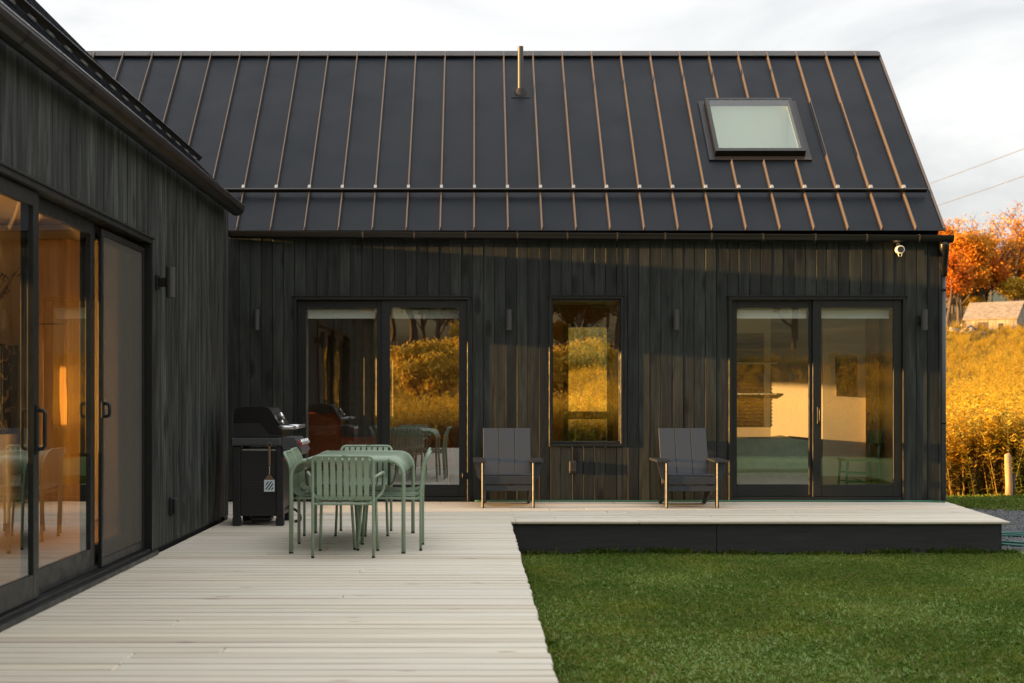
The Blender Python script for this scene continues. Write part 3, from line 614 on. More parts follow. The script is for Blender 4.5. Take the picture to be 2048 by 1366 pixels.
mb.add([wr(u, s, h) for u in (-2.1, YE + .03) for s in (.02, 2.7) for h in (-.12, -.012)], [(0, 1, 3, 2), (4, 6, 7, 5), (0, 4, 5, 1), (2, 3, 7, 6), (0, 2, 6, 4), (1, 5, 7, 3)])
mb.add([(x, u, z) for u in (-2.1, YE + .03) for x, z in ((XW - 2.703, WEZ + 2.69), (XW - 5.45, WEZ - .04), (XW - 5.45, WEZ - .16), (XW - 2.703, WEZ + 2.57))], [(0, 1, 2, 3), (7, 6, 5, 4), (0, 4, 5, 1), (1, 5, 6, 2), (2, 6, 7, 3), (3, 7, 4, 0)])
wroof = mb.build('roof', M['roof_metal'], wing)
us = [YE + .03 - .394 * k for k in range(0, 42)]
for a, b in zip(us[1:], us[:-1]):
    mb = MB(); mb.add([(0, 0, 0), (0, b - a, 0), (2.72 / SQ, b - a, 0), (2.72 / SQ, 0, 0), (0, 0, -.01), (0, b - a, -.01)], [(0, 3, 2, 1), (0, 1, 5, 4)])
    o = mb.build('roof_panel', M['roof_metal'], wroof, wr(a, -.02), fix=False); o.rotation_euler = (0, R(-135), 0); o.rotation_euler = (0, R(180 + 45), 0)
    o.scale = (1, 1, -1)
for u in us[1:]:
    mb = MB(); mb.add([wr(u + du, s, h) for du in (-.006, .006) for s in (-.02, 2.7) for h in (.0005, .036)], [(0, 1, 3, 2), (4, 6, 7, 5), (0, 4, 5, 1), (2, 3, 7, 6), (0, 2, 6, 4), (1, 5, 7, 3)]); mb.build('standing_seam', M['roof_metal'], wroof)
mb = MB(); mb.add([wr(u, s, h) for u in (-2, YE - .06) for s in (.318, .336) for h in (.045, .10)], [(0, 1, 3, 2), (4, 6, 7, 5), (0, 4, 5, 1), (2, 3, 7, 6), (0, 2, 6, 4), (1, 5, 7, 3)]); wsg = mb.build('snow_guard', M['gutter_metal'], wing)
for u in us[1:]: 
    mb = MB(); mb.add([wr(u + du, s, h) for du in (-.035, .035) for s in (.285, .316) for h in (.042, .056)], [(0, 1, 3, 2), (4, 6, 7, 5), (0, 4, 5, 1), (2, 3, 7, 6), (0, 2, 6, 4), (1, 5, 7, 3)]); mb.build('seam_clamp', M['clamp_white'], wsg)
mb = MB(); gx = XW + .115; gz = 3.085; vsg = [(gx + p * 1.1, u, gz + q * 1.1) for u in (-2.1, 14.10) for p, q in gp]
mb.add(vsg, [(i, (i + 1) % n, n + (i + 1) % n, n + i) for n in (len(gp),) for i in range(n)])
mb.prism([(gx + p, gz + q) for p, q in [(-.078, .012)] + [(.078 * math.cos(math.pi + math.pi * k / 8), .078 * math.sin(math.pi + math.pi * k / 8)) for k in range(9)] + [(.078, .012)]], 'y', 14.096, 14.104)
wg = mb.build('gutter', M['gutter_metal'], wing)
MB().tube([(gx + .080, -2.1, gz + .018), (gx + .080, 14.1, gz + .018)], .0055, 8).build('gutter_lip_glint', M['steel'], wg)  # bright steel strip standing in for the sky glint on the black lip
u = 13.5
while u > -1:
    pts = [(gx - .083 * math.cos(a), gz - .083 * math.sin(a)) for a in np.linspace(0, math.pi, 9)]; mb = MB()
    for a, b in zip(pts[:-1], pts[1:]): mb.add([(a[0], u - .01, a[1]), (a[0], u + .01, a[1]), (b[0], u + .01, b[1]), (b[0], u - .01, b[1])], [(0, 1, 2, 3)])
    mb.build('gutter_bracket', M['gutter_metal'], wg, fix=False); u -= .62
wd = slider(wpx, 'sliding_door', wing, WD[0], WD[1], .01, WD[3], [(5.44, 6.79, -.062, .10, 'window_glass'), (6.71, 8.14, -.018, .10, 'window_glass'), (8.06, 9.50, -.062, .10, 'window_glass'), (9.42, 10.81, -.104, .10, 'window_glass')])
mb = MB(); sf = .045
for (a, b, c, d) in ((9.56, 10.80, 2.30, 2.34), (9.56, 10.80, .06, .12), (9.56, 9.56 + sf, .121, 2.299), (10.80 - sf, 10.80, .121, 2.299)): bx(mb, wpx, a, b, -.055, -.03, c, d)
mb.build('screen_frame', M['frame_black'], wd)
mb = MB(); bx(mb, wpx, 9.60, 10.76, -.044, -.041, .115, 2.305, .0003); mb.build('insect_screen', M['screen_mesh'], wd)
pull(wpx, 8.09, 1.02, -.018, wd, 1.0); pull(wpx, 9.57, 1.12, -.03, wd, .4)
mb = MB(); bx(mb, wpx, 5.35, 10.92, .0, .05, 0.0, .035); mb.build('door_sill', M['frame_black'], wd)
# wing interior
part('interior_floor', 'oak_floor', wing, (WX1 + .21, XW - .23, -1.79, YE - .21, -.06, .004))
part('interior_ceiling', 'cream_wall', wing, (WX1 + .21, XW - .23, -1.79, YE - .21, 2.92, 3.0))
part('interior_wall', 'cream_wall', wing, (WX1 + .21, XW - .23, YE - .28, YE - .21, .005, 2.91))
part('interior_wall', 'cream_wall', wing, (XW - .27, XW - .221, 10.95, YE - .29, .005, 2.91), (XW - .27, XW - .221, -1.79, 5.3, .005, 2.91), (XW - .27, XW - .221, 5.301, 10.949, 2.5, 2.91))  # unseen cream lining added to bounce sunlight into the wing
cb = thing('sun_block_cabinet', 'added wood cabinet blocking low sun inside the wing, nearer the camera', 'cabinet', (-4.5, 7.2, 0), 'added sun blocking cabinets in the wing', ws=True)
MB().cbox(-4.8, -4.2, 6.0, 8.30, .006, .90).build('carcass', M['cabinet_wood'], cb); MB().cbox(-4.83, -4.17, 5.97, 8.31, .901, .94).build('worktop', M['white_linen'], cb)  # unseen cabinets added to stop low sun crossing the wing
cb = thing('sun_block_cabinet', 'added wood cabinet blocking low sun inside the wing, farther from the camera', 'cabinet', (-4.5, 9.4, 0), 'added sun blocking cabinets in the wing', ws=True)
MB().cbox(-4.8, -4.2, 8.58, 10.2, .006, .90).build('carcass', M['cabinet_wood'], cb); MB().cbox(-4.83, -4.17, 8.57, 10.23, .901, .94).build('worktop', M['white_linen'], cb)
tcb = thing('tall_cabinet', 'tall wood cabinet on the end wall inside the wing', 'cabinet', (-4.0, 13.8, 0), ws=True)
MB().cbox(-4.2, -3.88, 13.5, 14.0, .006, 2.72).build('carcass', M['cabinet_wood'], tcb); MB().cbox(-4.19, -3.89, 13.485, 13.499, .1, 1.9).build('door', M['cabinet_wood'], tcb); MB().cbox(-4.19, -3.89, 13.485, 13.499, 1.91, 2.70).build('door', M['cabinet_wood'], tcb)
mp_ = thing('fireplace', 'black veined marble block inside the wing with vase on top', 'fireplace', (-5.0, 13.8, 0), ws=True)
MB().cbox(-5.7, -4.50, 13.55, 14.0, .86, 1.72).build('marble_block', M['black_marble'], mp_); MB().cbox(-5.7, -4.45, 13.50, 14.0, .006, .855).build('plinth', M['cream_wall'], mp_)
va = thing('vase', 'dark vase with dried stems on the marble block', 'vase', (-4.70, 13.75, 1.722))
MB().lathe([(.0, 0), (.05, 0), (.055, .12), (.05, .22), (.03, .26), (.035, .28)], n=16).build('body', M['black_rubber'], va)
mb = MB()
for k in range(14):
    a = random.uniform(0, 6.28); l = random.uniform(.12, .3); h = random.uniform(.3, .55); mb.tube([(0, 0, .2), (l * .4 * math.cos(a), l * .4 * math.sin(a), .2 + h * .5), (l * math.cos(a), l * math.sin(a), .2 + h)], .003, 4)
    for q in range(5):
        p = Vector((l * math.cos(a), l * math.sin(a), .2 + h)) + Vector((random.uniform(-.03, .03), random.uniform(-.03, .03), random.uniform(-.06, .03))); s = .012
        mb.add([p + Vector((s, 0, 0)), p + Vector((0, s, s)), p + Vector((-s, 0, 0)), p + Vector((0, -s, -s))], [(0, 1, 2, 3)])
mb.build('dried_stems', M['brown_handle'], va, fix=False)
# link between wing and house
lk = thing('breezeway', 'black glazed link between the wing and the house', 'building', (-4, 15.4, 0), ws=True)
part('flat_roof', 'roof_metal', lk, (-5.38, -2.92, YE + .01, YF - .001, 2.9, 3.06))
mb = MB()
for (a, b, c, d) in rects(YE + .01, YF + .03, -.05, 2.895, [(YE + .12, YF - .29, .08, 2.04)]): mb.box(-2.98, -2.92, a, b, c, d)
mb.build('end_wall', M['black_paint'], lk)
mb = MB()
for (a, b, c, d) in rects(YE + .01, YF + .03, -.05, 2.895, [(YE + .06, YF - .08, .08, 2.5)]): mb.box(-5.38, -5.32, a, b, c, d)
mb.build('end_wall', M['black_paint'], lk)
part('floor', 'oak_floor', lk, (-5.31, -2.985, YE + .01, YF - .03, -.05, .0))
MB().box(-2.955, -2.945, YE + .10, YF - .08, .07, 2.05).build('glass_pane', M['clear_glass'], lk)

# ------------------------------------------------------------------ wall lamps etc.
def lamp(P, u, z, label):
    l = thing('wall_lamp', label, 'lamp', P(u, 0, z), 'black cylinder wall lamps', ws=True)
    mb = MB(); bx(mb, P, u - .045, u + .045, .003, .02, z - .055, z + .055); mb.build('wall_plate', M['frame_black'], l)
    mb = MB(); bx(mb, P, u - .02, u + .02, .0205, .075, z - .035, z + .035); mb.build('arm', M['frame_black'], l)
    c = P(u, .111, z); mb = MB(); mb.tube([(c[0], c[1], z - .118), (c[0], c[1], z + .118)], .0365, 20, cap=False); mb.tube([(c[0], c[1], z + .118), (c[0], c[1], z - .118)], .0335, 20, cap=False); mb.tube([(c[0], c[1], z + .05), (c[0], c[1], z - .05)], .0334, 20)
    mb.build('cylinder', M['lamp_bronze'], l, fix=False)
for pxx, lab in ((513, 'wall lamp left of the left sliding door, behind the grill'), (1018, 'wall lamp between the left sliding door and narrow window'), (1353, 'wall lamp between the narrow window and right sliding door'), (1849, 'wall lamp right of the right sliding door near the corner')):
    lamp(fpt, (pxx - 950) / 173.3, 2.105, 'black cylinder ' + lab)
lamp(wpx, 11.06, 2.10, 'black cylinder wall lamp on the side wing beside the screen door')
def outlet(P, u, z, label):
    l = thing('outlet_cover', label, 'outlet', P(u, 0, z), 'outdoor outlet covers', ws=True)
    mb = MB(); bx(mb, P, u - .04, u + .04, .003, .03, z - .075, z + .075, .006); mb.build('base', M['black_rubber'], l)
    mb = MB(); bx(mb, P, u - .046, u + .046, .031, .062, z - .06, z + .07, .012); mb.build('lid', M['black_rubber'], l)
outlet(fpt, (1146 - 950) / 172.5, .40, 'black outlet cover under the narrow window'); outlet(wpx, 11.55, .32, 'black outlet cover low on the side wing wall')
sc_ = thing('security_camera', 'small white security camera under the gutter', 'camera', (4.93, YF - .01, 2.93), ws=True)
cx_, cz_ = (1800 - 950) / 173, CH + (797 - 499) / 173
MB().cyl((cx_, YF - .003, cz_ + .06), (cx_, YF - .03, cz_ + .06), .022, 14).build('mount', M['white_paint'], sc_)
MB().tube([(cx_, YF - .02, cz_ + .05), (cx_, YF - .06, cz_)], .010, 8).build('arm', M['white_paint'], sc_)
MB().cyl((cx_, YF - .04, cz_), (cx_ - .01, YF - .15, cz_ - .005), .046, 20).build('body', M['white_paint'], sc_)
MB().cyl((cx_ - .0098, YF - .1485, cz_ - .005), (cx_ - .0102, YF - .1535, cz_ - .0052), .036, 20).build('lens', M['black_rubber'], sc_)
MB().tube([(cx_ - .02, YF - .08, cz_ - .035), (cx_ - .012, YF - .08, cz_ - .075), (cx_ + .018, YF - .08, cz_ - .08), (cx_ + .03, YF - .08, cz_ - .03)], .006, 8).build('sensor_loop', M['white_paint'], sc_)

# ------------------------------------------------------------------ green dining set
TX0, TX1, TY0, TY1, TH = -1.42, -.552, 10.98, 12.655, .735
tb = thing('dining_table', 'long sage green metal table with rounded corners on the deck', 'table', ((TX0 + TX1) / 2, (TY0 + TY1) / 2, 0))
hw = (TX1 - TX0) / 2; hl = (TY1 - TY0) / 2; tr = .016; rc = .12
arc = [(hw - rc + rc * math.sin(a), TH - tr - rc + rc * math.cos(a)) for a in np.linspace(0, math.pi / 2, 8)]
for sy in (-1, 1):
    for sx in (-1, 1):
        path = [(sx * x, sy * hl, z) for x, z in arc] + [(sx * hw, sy * hl, .012)]
        lg = MB().tube(path, tr, 12).build('leg', M['green_paint'], tb); MB().cyl((sx * hw, sy * hl, .0), (sx * hw, sy * hl, .014), .0168, 10).build('foot_cap', M['black_rubber'], lg)
    MB().tube([(-hw + rc + .001, sy * hl, TH - tr), (hw - rc - .001, sy * hl, TH - tr)], tr, 12).build('end_rail', M['green_paint'], tb)
prof = [(-x, z + tr * .6) for x, z in arc[::-1]] + [(x, z + tr * .6) for x, z in arc]; prof2 = [(x * .992, z - .006) for x, z in prof[::-1]]
MB().prism(prof + prof2, 'y', -hl + .004, hl - .004, True).build('tabletop', M['green_paint'], tb)

def make_chair(arms):
    r = .0115; o = thing('armchair' if arms else 'dining_chair', '', 'chair'); g = M['green_paint']
    hx = .2275
    # legs: back frame is one bent tube on each side up to the middle of the top rail
    for s in (-1, 1):
        path = fillet([(s * hx, -.245, .012), (s * hx, -.245, .46), (s * hx, -.262, .67), (s * hx, -.312, .765), (s * .05, -.312, .765)], .06, 6)
        l = MB().tube(path + [Vector((0, -.312, .765))], r, 10).build('back_leg', g, o); MB().cyl((s * hx, -.245, 0), (s * hx, -.245, .014), .0122, 10).build('foot_cap', M['black_rubber'], l)
        l = MB().tube([(s * .226, .25, .012), (s * .212, .222, .415)], r, 10).build('front_leg', g, o); MB().cyl((s * .2265, .2505, 0), (s * .226, .25, .014), .0122, 10).build('foot_cap', M['black_rubber'], l)
        if arms: MB().tube(fillet([(s * hx, -.258, .60), (s * .285, -.12, .635), (s * .29, .06, .625), (s * .285, .10, .48), (s * .215, .05, .412)], .05, 5), r * .95, 10).build('armrest', g, o)
    ring = fillet([(0, -.222, .405), (.2, -.222, .405), (.212, .225, .418), (-.212, .225, .418), (-.2, -.222, .405), (0, -.222, .405)], .05, 4)
    MB().tube(ring[:-1], r * .95, 8, closed=True).build('seat_frame', g, o)
    for s in (-1, 1): MB().cyl((s * .19, -.235, .405), (s * hx, -.245, .405), .009, 8).build('connector', g, o)
    pr = [(-.308, .757), (-.282, .70), (-.262, .62), (-.254, .53), (-.248, .475), (-.228, .440), (-.19, .426), (-.1, .424), (.05, .428), (.17, .434), (.205, .432), (.224, .425)]
    sw = .0375; pitch = .0505
    vs = []
    for (y_, z_) in pr: vs += [(-sw / 2, y_, z_), (sw / 2, y_, z_), (sw / 2, y_ + .004, z_ + .003), (-sw / 2, y_ + .004, z_ + .003)]
    m_ = len(pr); fs = [(4 * i + k, 4 * i + (k + 1) % 4, 4 * i + 4 + (k + 1) % 4, 4 * i + 4 + k) for i in range(m_ - 1) for k in range(4)] + [(0, 1, 2, 3), (4 * m_ - 4, 4 * m_ - 3, 4 * m_ - 2, 4 * m_ - 1)]
    mb = MB(); mb.add(vs, fs); me = mb.mesh('slat'); me.materials.append(g)
    for k in range(8): link('slat', me, g, o, ((k - 3.5) * pitch, 0, 0))
    return o
ch0 = make_chair(True); ch1 = make_chair(False); GG = 'sage green metal chairs around the table'
spots = [(-.99, 10.92, 0, 'sage green metal armchair at the near end of the table, back to the camera'),
         (-.985, 12.61, 180, 'sage green metal armchair at the far end of the table, facing the camera'),
         (-.672, 11.425, 90, 'sage green armless metal chair on the right side of the table, nearer the camera'),
         (-.698, 12.11, 91, 'sage green armless metal chair on the right side of the table, nearer the house'),
         (-1.203, 11.485, -90, 'sage green armless metal chair on the left side of the table, nearer the camera'),
         (-1.237, 12.16, -89, 'sage green armless metal chair on the left side of the table, nearer the house')]
for i, (x, y, a, lab) in enumerate(spots):
    o = ch0 if i == 0 else ch1 if i == 2 else copy_tree(ch0 if i < 2 else ch1); o.location = (x, y, 0); o.rotation_euler.z = R(a); o['label'] = lab; o['group'] = GG

# ------------------------------------------------------------------ lounge chairs (face -Y)
def lounge():
    o = thing('lounge_chair', '', 'chair'); m = M['lounge_plastic']
    for s in (-1, 1):
        MB().cbox(s * .277 - .013, s * .277 + .013, -.37, -.25, 0, .50, .008).build('front_leg', m, o)
        mb = MB(); mb.prism([(-.34, .36), (-.34, .24), (.36, .0), (.48, .0), (.20, .22), (.05, .33)], 'x', s * .25 - .012, s * .25 + .012); mb.build('rear_leg', m, o)
        mb = MB(); q = [(.24, -.38), (.385, -.38), (.385, .30), (.262, .34)]; mb.prism([(s * a, b) for a, b in q], 'z', .502, .527); mb.build('armrest', m, o)
        mb = MB(); mb.prism([(s * .291, .30), (s * .291, .50), (s * .375, .50), (s * .362, .44), (s * .335, .33)], 'y', -.32, -.29); mb.build('arm_bracket', m, o)
    MB().cbox(-.262, .262, -.352, -.328, .262, .345).build('front_slat', m, o); MB().cbox(-.262, .262, -.345, -.322, .185, .247).build('front_slat', m, o)
    for k in range(4):
        y_ = -.30 + k * .115; z_ = .352 - k * .032; ob = MB().cbox(-.262, .262, -.05, .05, -.011, .011).build('seat_slat', m, o, (0, y_ + .02, z_)); ob.rotation_euler.x = R(-15)
    for k in (-1, 0, 1):
        ob = MB().cbox(-.0885, .0885, -.012, .012, 0, .68).build('back_slat', m, o, (k * .181, .13, .235)); ob.rotation_euler.x = R(-24)
    for z_, yy in ((.36, .205), (.66, .34)): ob = MB().cbox(-.25, .25, 0, .025, 0, .07).build('back_rail', m, o, (0, yy, z_)); ob.rotation_euler.x = R(-24)
    return o
lg0 = lounge()
for i, (x, lab) in enumerate(((.363, 'dark slate slatted lounge chair between left door and narrow window'), (2.365, 'dark slate slatted lounge chair between narrow window and right door'))):
    o = lg0 if i == 0 else copy_tree(lg0); o.location = (x, 15.89 - .05 * i, 0); o['label'] = lab; o['group'] = 'dark lounge chairs against the house wall'
lgr = None

# ------------------------------------------------------------------ grill
gx0, gx1, gy0, gy1 = -2.277, -1.80, 13.36, 14.02
gr = thing('gas_grill', 'black gas grill on a cart beside the side wing', 'grill', (-2.04, 13.7, 0), ws=True)
for x in (gx0, gx1 - .07):
    for y_ in (gy0, gy1 - .07):
        l = MB().cbox(x, x + .07, y_, y_ + .07, .085, .75, .006).build('leg', M['grill_paint'], gr); MB().cbox(x - .003, x + .073, y_ - .003, y_ + .073, 0, .084, .008).build('foot', M['black_rubber'], l)
MB().cbox(gx0 + .071, gx1 - .071, gy0 + .025, gy0 + .04, .09, .70).build('side_panel', M['grill_paint'], gr)
MB().cbox(gx0 + .02, gx0 + .035, gy0 + .071, gy1 - .071, .09, .70).build('side_panel', M['grill_paint'], gr)
MB().cbox(gx1 - .035, gx1 - .02, gy0 + .071, gy1 - .071, .09, .70).build('front_door', M['grill_paint'], gr)
MB().cbox(gx0 + .075, gx1 - .075, gy0 + .05, gy1 - .05, .09, .105).build('bottom_shelf', M['grill_paint'], gr)
mb = MB()
for i in range(9):
    for j in range(10):
        x = gx0 + .095 + j * .029 + (i % 2) * .0145; z = .36 + i * .026; mb.box(x, x + .011, gy0 + .0225, gy0 + .0248, z, z + .006)
mb.build('vent_louvres', M['grill_grey'], gr)
MB().cbox(gx0 - .015, gx1 - .02, gy0 - .03, gy1 + .03, .752, .832, .014).build('firebox', M['grill_grey'], gr)
MB().cbox(gx0 + .08, gx1 - .07, gy0 + .02, gy1 - .05, .705, .725, .004).build('grease_tray', M['steel'], gr)
hood = [(-2.265, .835), (-2.265, 1.07), (-2.245, 1.108), (-2.20, 1.117), (-1.965, 1.117), (-1.925, 1.10), (-1.812, .91), (-1.812, .835)]
mb = MB(); mb.prism(hood, 'y', gy0 - .02, gy1 + .02); bm = bmesh.new(); bm.from_mesh(mb.mesh('lid')); bmesh.ops.bevel(bm, geom=[e for e in bm.edges], offset=.012, segments=2, affect='EDGES'); me = bpy.data.meshes.new('lid'); bm.to_mesh(me); bm.free()
lid = link('lid', me, M['grill_enamel'], gr)
mb = MB(); mb.prism([(-2.262, .837), (-2.262, .965), (-2.02, .965), (-1.965, .90), (-1.93, .855), (-1.83, .855), (-1.83, .837)], 'y', gy0 - .026, gy0 - .0195); mb.build('end_cap', M['grill_paint'], lid)
mb = MB(); mb.tube([(-1.885, gy0 + .0, .925), (-1.70, gy0 + .0, .925)], .018, 12); mb.tube([(-1.885, gy1, .925), (-1.70, gy1, .925)], .018, 12); mb.tube([(-1.69, gy0 - .03, .925), (-1.69, gy1 + .03, .93)], .017, 14); mb.build('handle', M['steel'], lid)
mb = MB(); c = Vector((-1.868, 13.62, 1.02)); d = Vector((.86, 0, .51)); mb.tube([c, c + d * .035, c + d * .04], [.036, .036, .028], 18); mb.build('thermometer', M['chrome'], lid)
mb = MB(); c = Vector((-1.835, 13.45, .965)); mb.tube([c, c + d * .03], .02, 12); mb.build('badge', M['chrome'], lid)
mb = MB(); mb.prism([(-1.818, .83), (-1.70, .83), (-1.625, .705), (-1.65, .66), (-1.80, .645), (-1.818, .66)], 'y', gy0 - .0, gy1); cp = mb.build('control_panel', M['grill_grey'], gr)
for y_ in (13.45, 13.58, 13.75, 13.9):
    c = Vector((-1.663, y_, .77)); mb = MB(); mb.tube([c, c + d * .012], .034, 16); mb.build('knob_ring', M['red_plastic'], cp); mb = MB(); mb.tube([c + d * .0125, c + d * .045], [.030, .026], 16); mb.build('knob', M['steel'], cp)
MB().cbox(-1.815, -1.66, gy0 + .01, gy0 + .3, .618, .640).build('trim_strip', M['red_plastic'], cp)
MB().cbox(-2.13, -1.93, 13.45, 13.65, .03, .089, .02).build('drip_pan', M['grill_paint'], gr)
mb = MB(); mb.tube(fillet([(-1.84, 13.9, .15), (-1.72, 13.85, .10), (-1.68, 13.8, .02), (-1.73, 13.7, .015)], .05, 4), .013, 8); mb.build('gas_hose', M['black_rubber'], gr)
sp = thing('spatula', 'slotted metal spatula with wooden handle hanging from the grill', 'spatula', (-1.925, 13.315, .4), ws=True)
sx, sy_ = -1.925, 13.312
mb = MB(); mb.tube([(sx + .018 * math.sin(a), sy_, .765 + .022 * math.cos(a)) for a in np.linspace(0, 2 * math.pi, 13)][:-1], .004, 6, closed=True); mb.build('hanging_loop', M['brown_handle'], sp)
MB().cbox(sx - .011, sx + .011, sy_ - .008, sy_ + .008, .565, .742, .005).build('handle', M['brown_handle'], sp); MB().cbox(sx - .006, sx + .006, sy_ - .003, sy_ + .003, .49, .564).build('neck', M['steel'], sp)
mb = MB(); mb.prism([(sx - .006, .49), (sx + .006, .49), (sx + .048, .435), (sx - .048, .435)], 'y', sy_ - .002, sy_ + .002); mb.build('shoulder', M['brown_handle'], sp)
mb = MB(); bw_, b0, b1 = .049, .325, .4345
for (a, b, c, d_) in ((-bw_, bw_, b1 - .014, b1), (-bw_, bw_, b0, b0 + .016), (-bw_, -bw_ + .014, b0 + .0161, b1 - .0141), (bw_ - .014, bw_, b0 + .0161, b1 - .0141)): mb.box(sx + a, sx + b, sy_ - .002, sy_ + .002, c, d_)
def clip_x(poly, xm, keep):
    out_ = []
    for i in range(len(poly)):
        p, q = poly[i - 1], poly[i]; ip, iq = keep(p[0], xm), keep(q[0], xm)
        if ip != iq: t = (xm - p[0]) / (q[0] - p[0]); out_.append((xm, p[1] + t * (q[1] - p[1])))
        if iq: out_.append(q)
    return out_
for k in range(-2, 5):
    x = -.060 + k * .0285; lo, hi = b0 + .0162, b1 - .0142; L = hi - lo
    pl = [(x, lo), (x + .015, lo), (x + .015 + L * .75, hi), (x + L * .75, hi)]
    pl = clip_x(pl, -bw_ + .0142, lambda v, m: v > m)
    if len(pl) > 2: pl = clip_x(pl, bw_ - .0142, lambda v, m: v < m)
    if len(pl) > 2: mb.prism([(sx + a, b) for a, b in pl], 'y', sy_ - .0018, sy_ + .0018)
mb.build('blade', M['pale_blue_steel'], sp)

# ------------------------------------------------------------------ hose, post, leaf, cables
def wig(pts, n=60):
    P = [Vector(p) for p in pts]; out = []
    for i in range(len(P) - 1):
        a, b, c, d = P[max(i - 1, 0)], P[i], P[i + 1], P[min(i + 2, len(P) - 1)]
        for k in range(max(2, n // (len(P) - 1))):
            t = k / max(2, n // (len(P) - 1)); out.append(.5 * ((2 * b) + (c - a) * t + (2 * a - 5 * b + 4 * c - d) * t * t + (3 * b - a - 3 * c + d) * t ** 3))
    return out + [P[-1]]
mb = MB(); mb.tube(wig([(.0, YF - .06, .011), (1.2, YF - .05, .011), (2.2, YF - .06, .011), (3.4, YF - .05, .011), (4.6, YF - .06, .011), (5.2, YF - .10, .011), (5.40, YF - .2, .011)], 60), .010, 8); tag(mb.build('garden_hose', M['hose_green']), 'thin green hose lying along the base of the house wall', 'hose')
hs = thing('hose_coil', 'coiled green garden hose on gravel at the end of the deck', 'hose', (5.75, 15.2, GZ), ws=True)
for k in range(5):
    cxx, cyy, rr = 5.85 + .05 * random.uniform(-1, 1), 15.2 + .06 * random.uniform(-1, 1), .42 + .06 * k
    mb = MB(); mb.tube([(cxx + rr * math.cos(a), cyy + rr * 1.0 * math.sin(a), GZ + .014 + .006 * math.sin(3 * a + k) + .01 * (k % 3)) for a in np.linspace(0, 2 * math.pi, 33)[:-1]], .011, 7, closed=True); mb.build('loop', M['hose_green'], hs)
mb = MB(); mb.tube(wig([(5.25, 15.35, GZ + .02), (5.45, 15.6, GZ + .07), (5.42, 15.95, GZ + .06), (5.30, 16.1, GZ + .03)], 30), .013, 8); mb.build('white_end', M['white_paint'], hs)
def gh(x, y): return float(ground_h(x, y))
def on_ray(pxx, Y): return (pxx - VX) * Y / F
X = on_ray(2018, 23.6); fp = thing('fence_post', 'weathered sunlit wooden fence post among the goldenrod', 'post', (X, 23.6, gh(X, 23.6)))
mb = MB(); mb.tube([(0, 0, -.15), (.0, 0, .25), (-.015, 0, .55), (-.02, .0, .72), (-.035, 0, .76)], [.066, .06, .058, .055, .04], 9); mb.build('post', M['post_wood'], fp)
mb = MB(); mb.tube([(.10, .05, -.1), (.09, .05, .3), (.11, .05, .42)], [.04, .035, .03], 8); mb.build('stake', M['bark'], fp)
lf = Vector(px(655, 1100, F * CH / (1100 - 797))); mb = MB(); mb.add([(0, -.03, 0), (.02, 0, .02), (0, .035, .006), (-.02, 0, .025)], [(0, 1, 2), (0, 2, 3)]); tag(mb.build('fallen_leaf', M['maple_orange'], None, (lf.x, lf.y, .004), fix=False), 'small orange leaf lying on the deck under the table', 'leaf')
for (a, b, w) in (((1850, 362), (2200, 231), 'upper'), ((1868, 405), (2200, 290), 'lower')):
    p0 = px(a[0] - 300, a[1] + (a[1] - b[1]) / (b[0] - a[0]) * 300, 150); p1 = px(b[0] + 500, b[1] - (a[1] - b[1]) / (b[0] - a[0]) * 500, 70)
    pts = [p0.lerp(p1, t) - Vector((0, 0, 1.2 * 4 * t * (1 - t) * .3)) for t in np.linspace(0, 1, 24)]
    tag(MB().tube(pts, .022, 5).build('power_cable', M['cable']), 'thin overhead cable crossing the sky at right, ' + w + ' of two', 'cable', 'overhead cables')

# ------------------------------------------------------------------ vegetation
def np_mesh(name, V, faces_n, mats, midx=None):
    """V (N,k,3): N polygons of k corners"""
    N, k = V.shape[:2]; me = bpy.data.meshes.new(name); me.vertices.add(N * k); me.vertices.foreach_set('co', V.reshape(-1).astype(np.float32))
    me.loops.add(N * k); me.loops.foreach_set('vertex_index', np.arange(N * k, dtype=np.int32)); me.polygons.add(N)
    me.polygons.foreach_set('loop_start', np.arange(0, N * k, k, dtype=np.int32)); me.polygons.foreach_set('loop_total', np.full(N, k, dtype=np.int32))
    for m in mats: me.materials.append(m)
    if midx is not None: me.polygons.foreach_set('material_index', midx.astype(np.int32))
    me.update(); me.validate(); return me
def grass_blades(n, sampler, hgt, wid):
    P = sampler(n); n = len(P); a = rng.uniform(0, 2 * np.pi, n); h = hgt * rng.uniform(.55, 1.25, n); w = wid * rng.uniform(.7, 1.3, n)
    patch = .75 + .5 * (np.sin(P[:, 0] * 2.1 + 1.3) * np.sin(P[:, 1] * 1.7) * .5 + .5); h = h * patch
    d = np.stack([np.cos(a), np.sin(a), 0 * a], 1); s = np.stack([-np.sin(a), np.cos(a), 0 * a], 1); ln = rng.uniform(.3, 1.35, n)[:, None]
    up = np.array([0, 0, 1.0]); mid = P + up * (h * .55)[:, None] + d * (h[:, None] * .2 * ln); tip = P + up * (h * (1 - .45 * ln[:, 0]))[:, None] + d * (h[:, None] * .65 * ln)
    hw_ = (w / 2)[:, None]; return np.stack([P - s * hw_, P + s * hw_, mid + s * hw_ * .8, tip, mid - s * hw_ * .8], 1)
def lawn_samp(n):
    q = []
    x = rng.uniform(.335, 7.5, n); y = rng.uniform(5.5, 14.15, n); edge = 14.0 - np.clip(x - 4.9, 0, 9) * .12 + rng.normal(0, .06, n)
    ok = y < edge; z = np.full(n, LZ); P = np.stack([x, y, z], 1)[ok]; return P
def strip_samp(n):
    x = rng.uniform(5.4, 12, n); y = 19.3 + rng.uniform(0, 1, n) * 4.4 + np.clip(7.2 - x, 0, 2) * 1.1 + rng.normal(0, .07, n); return np.stack([x, y, ground_h(x, y)], 1)
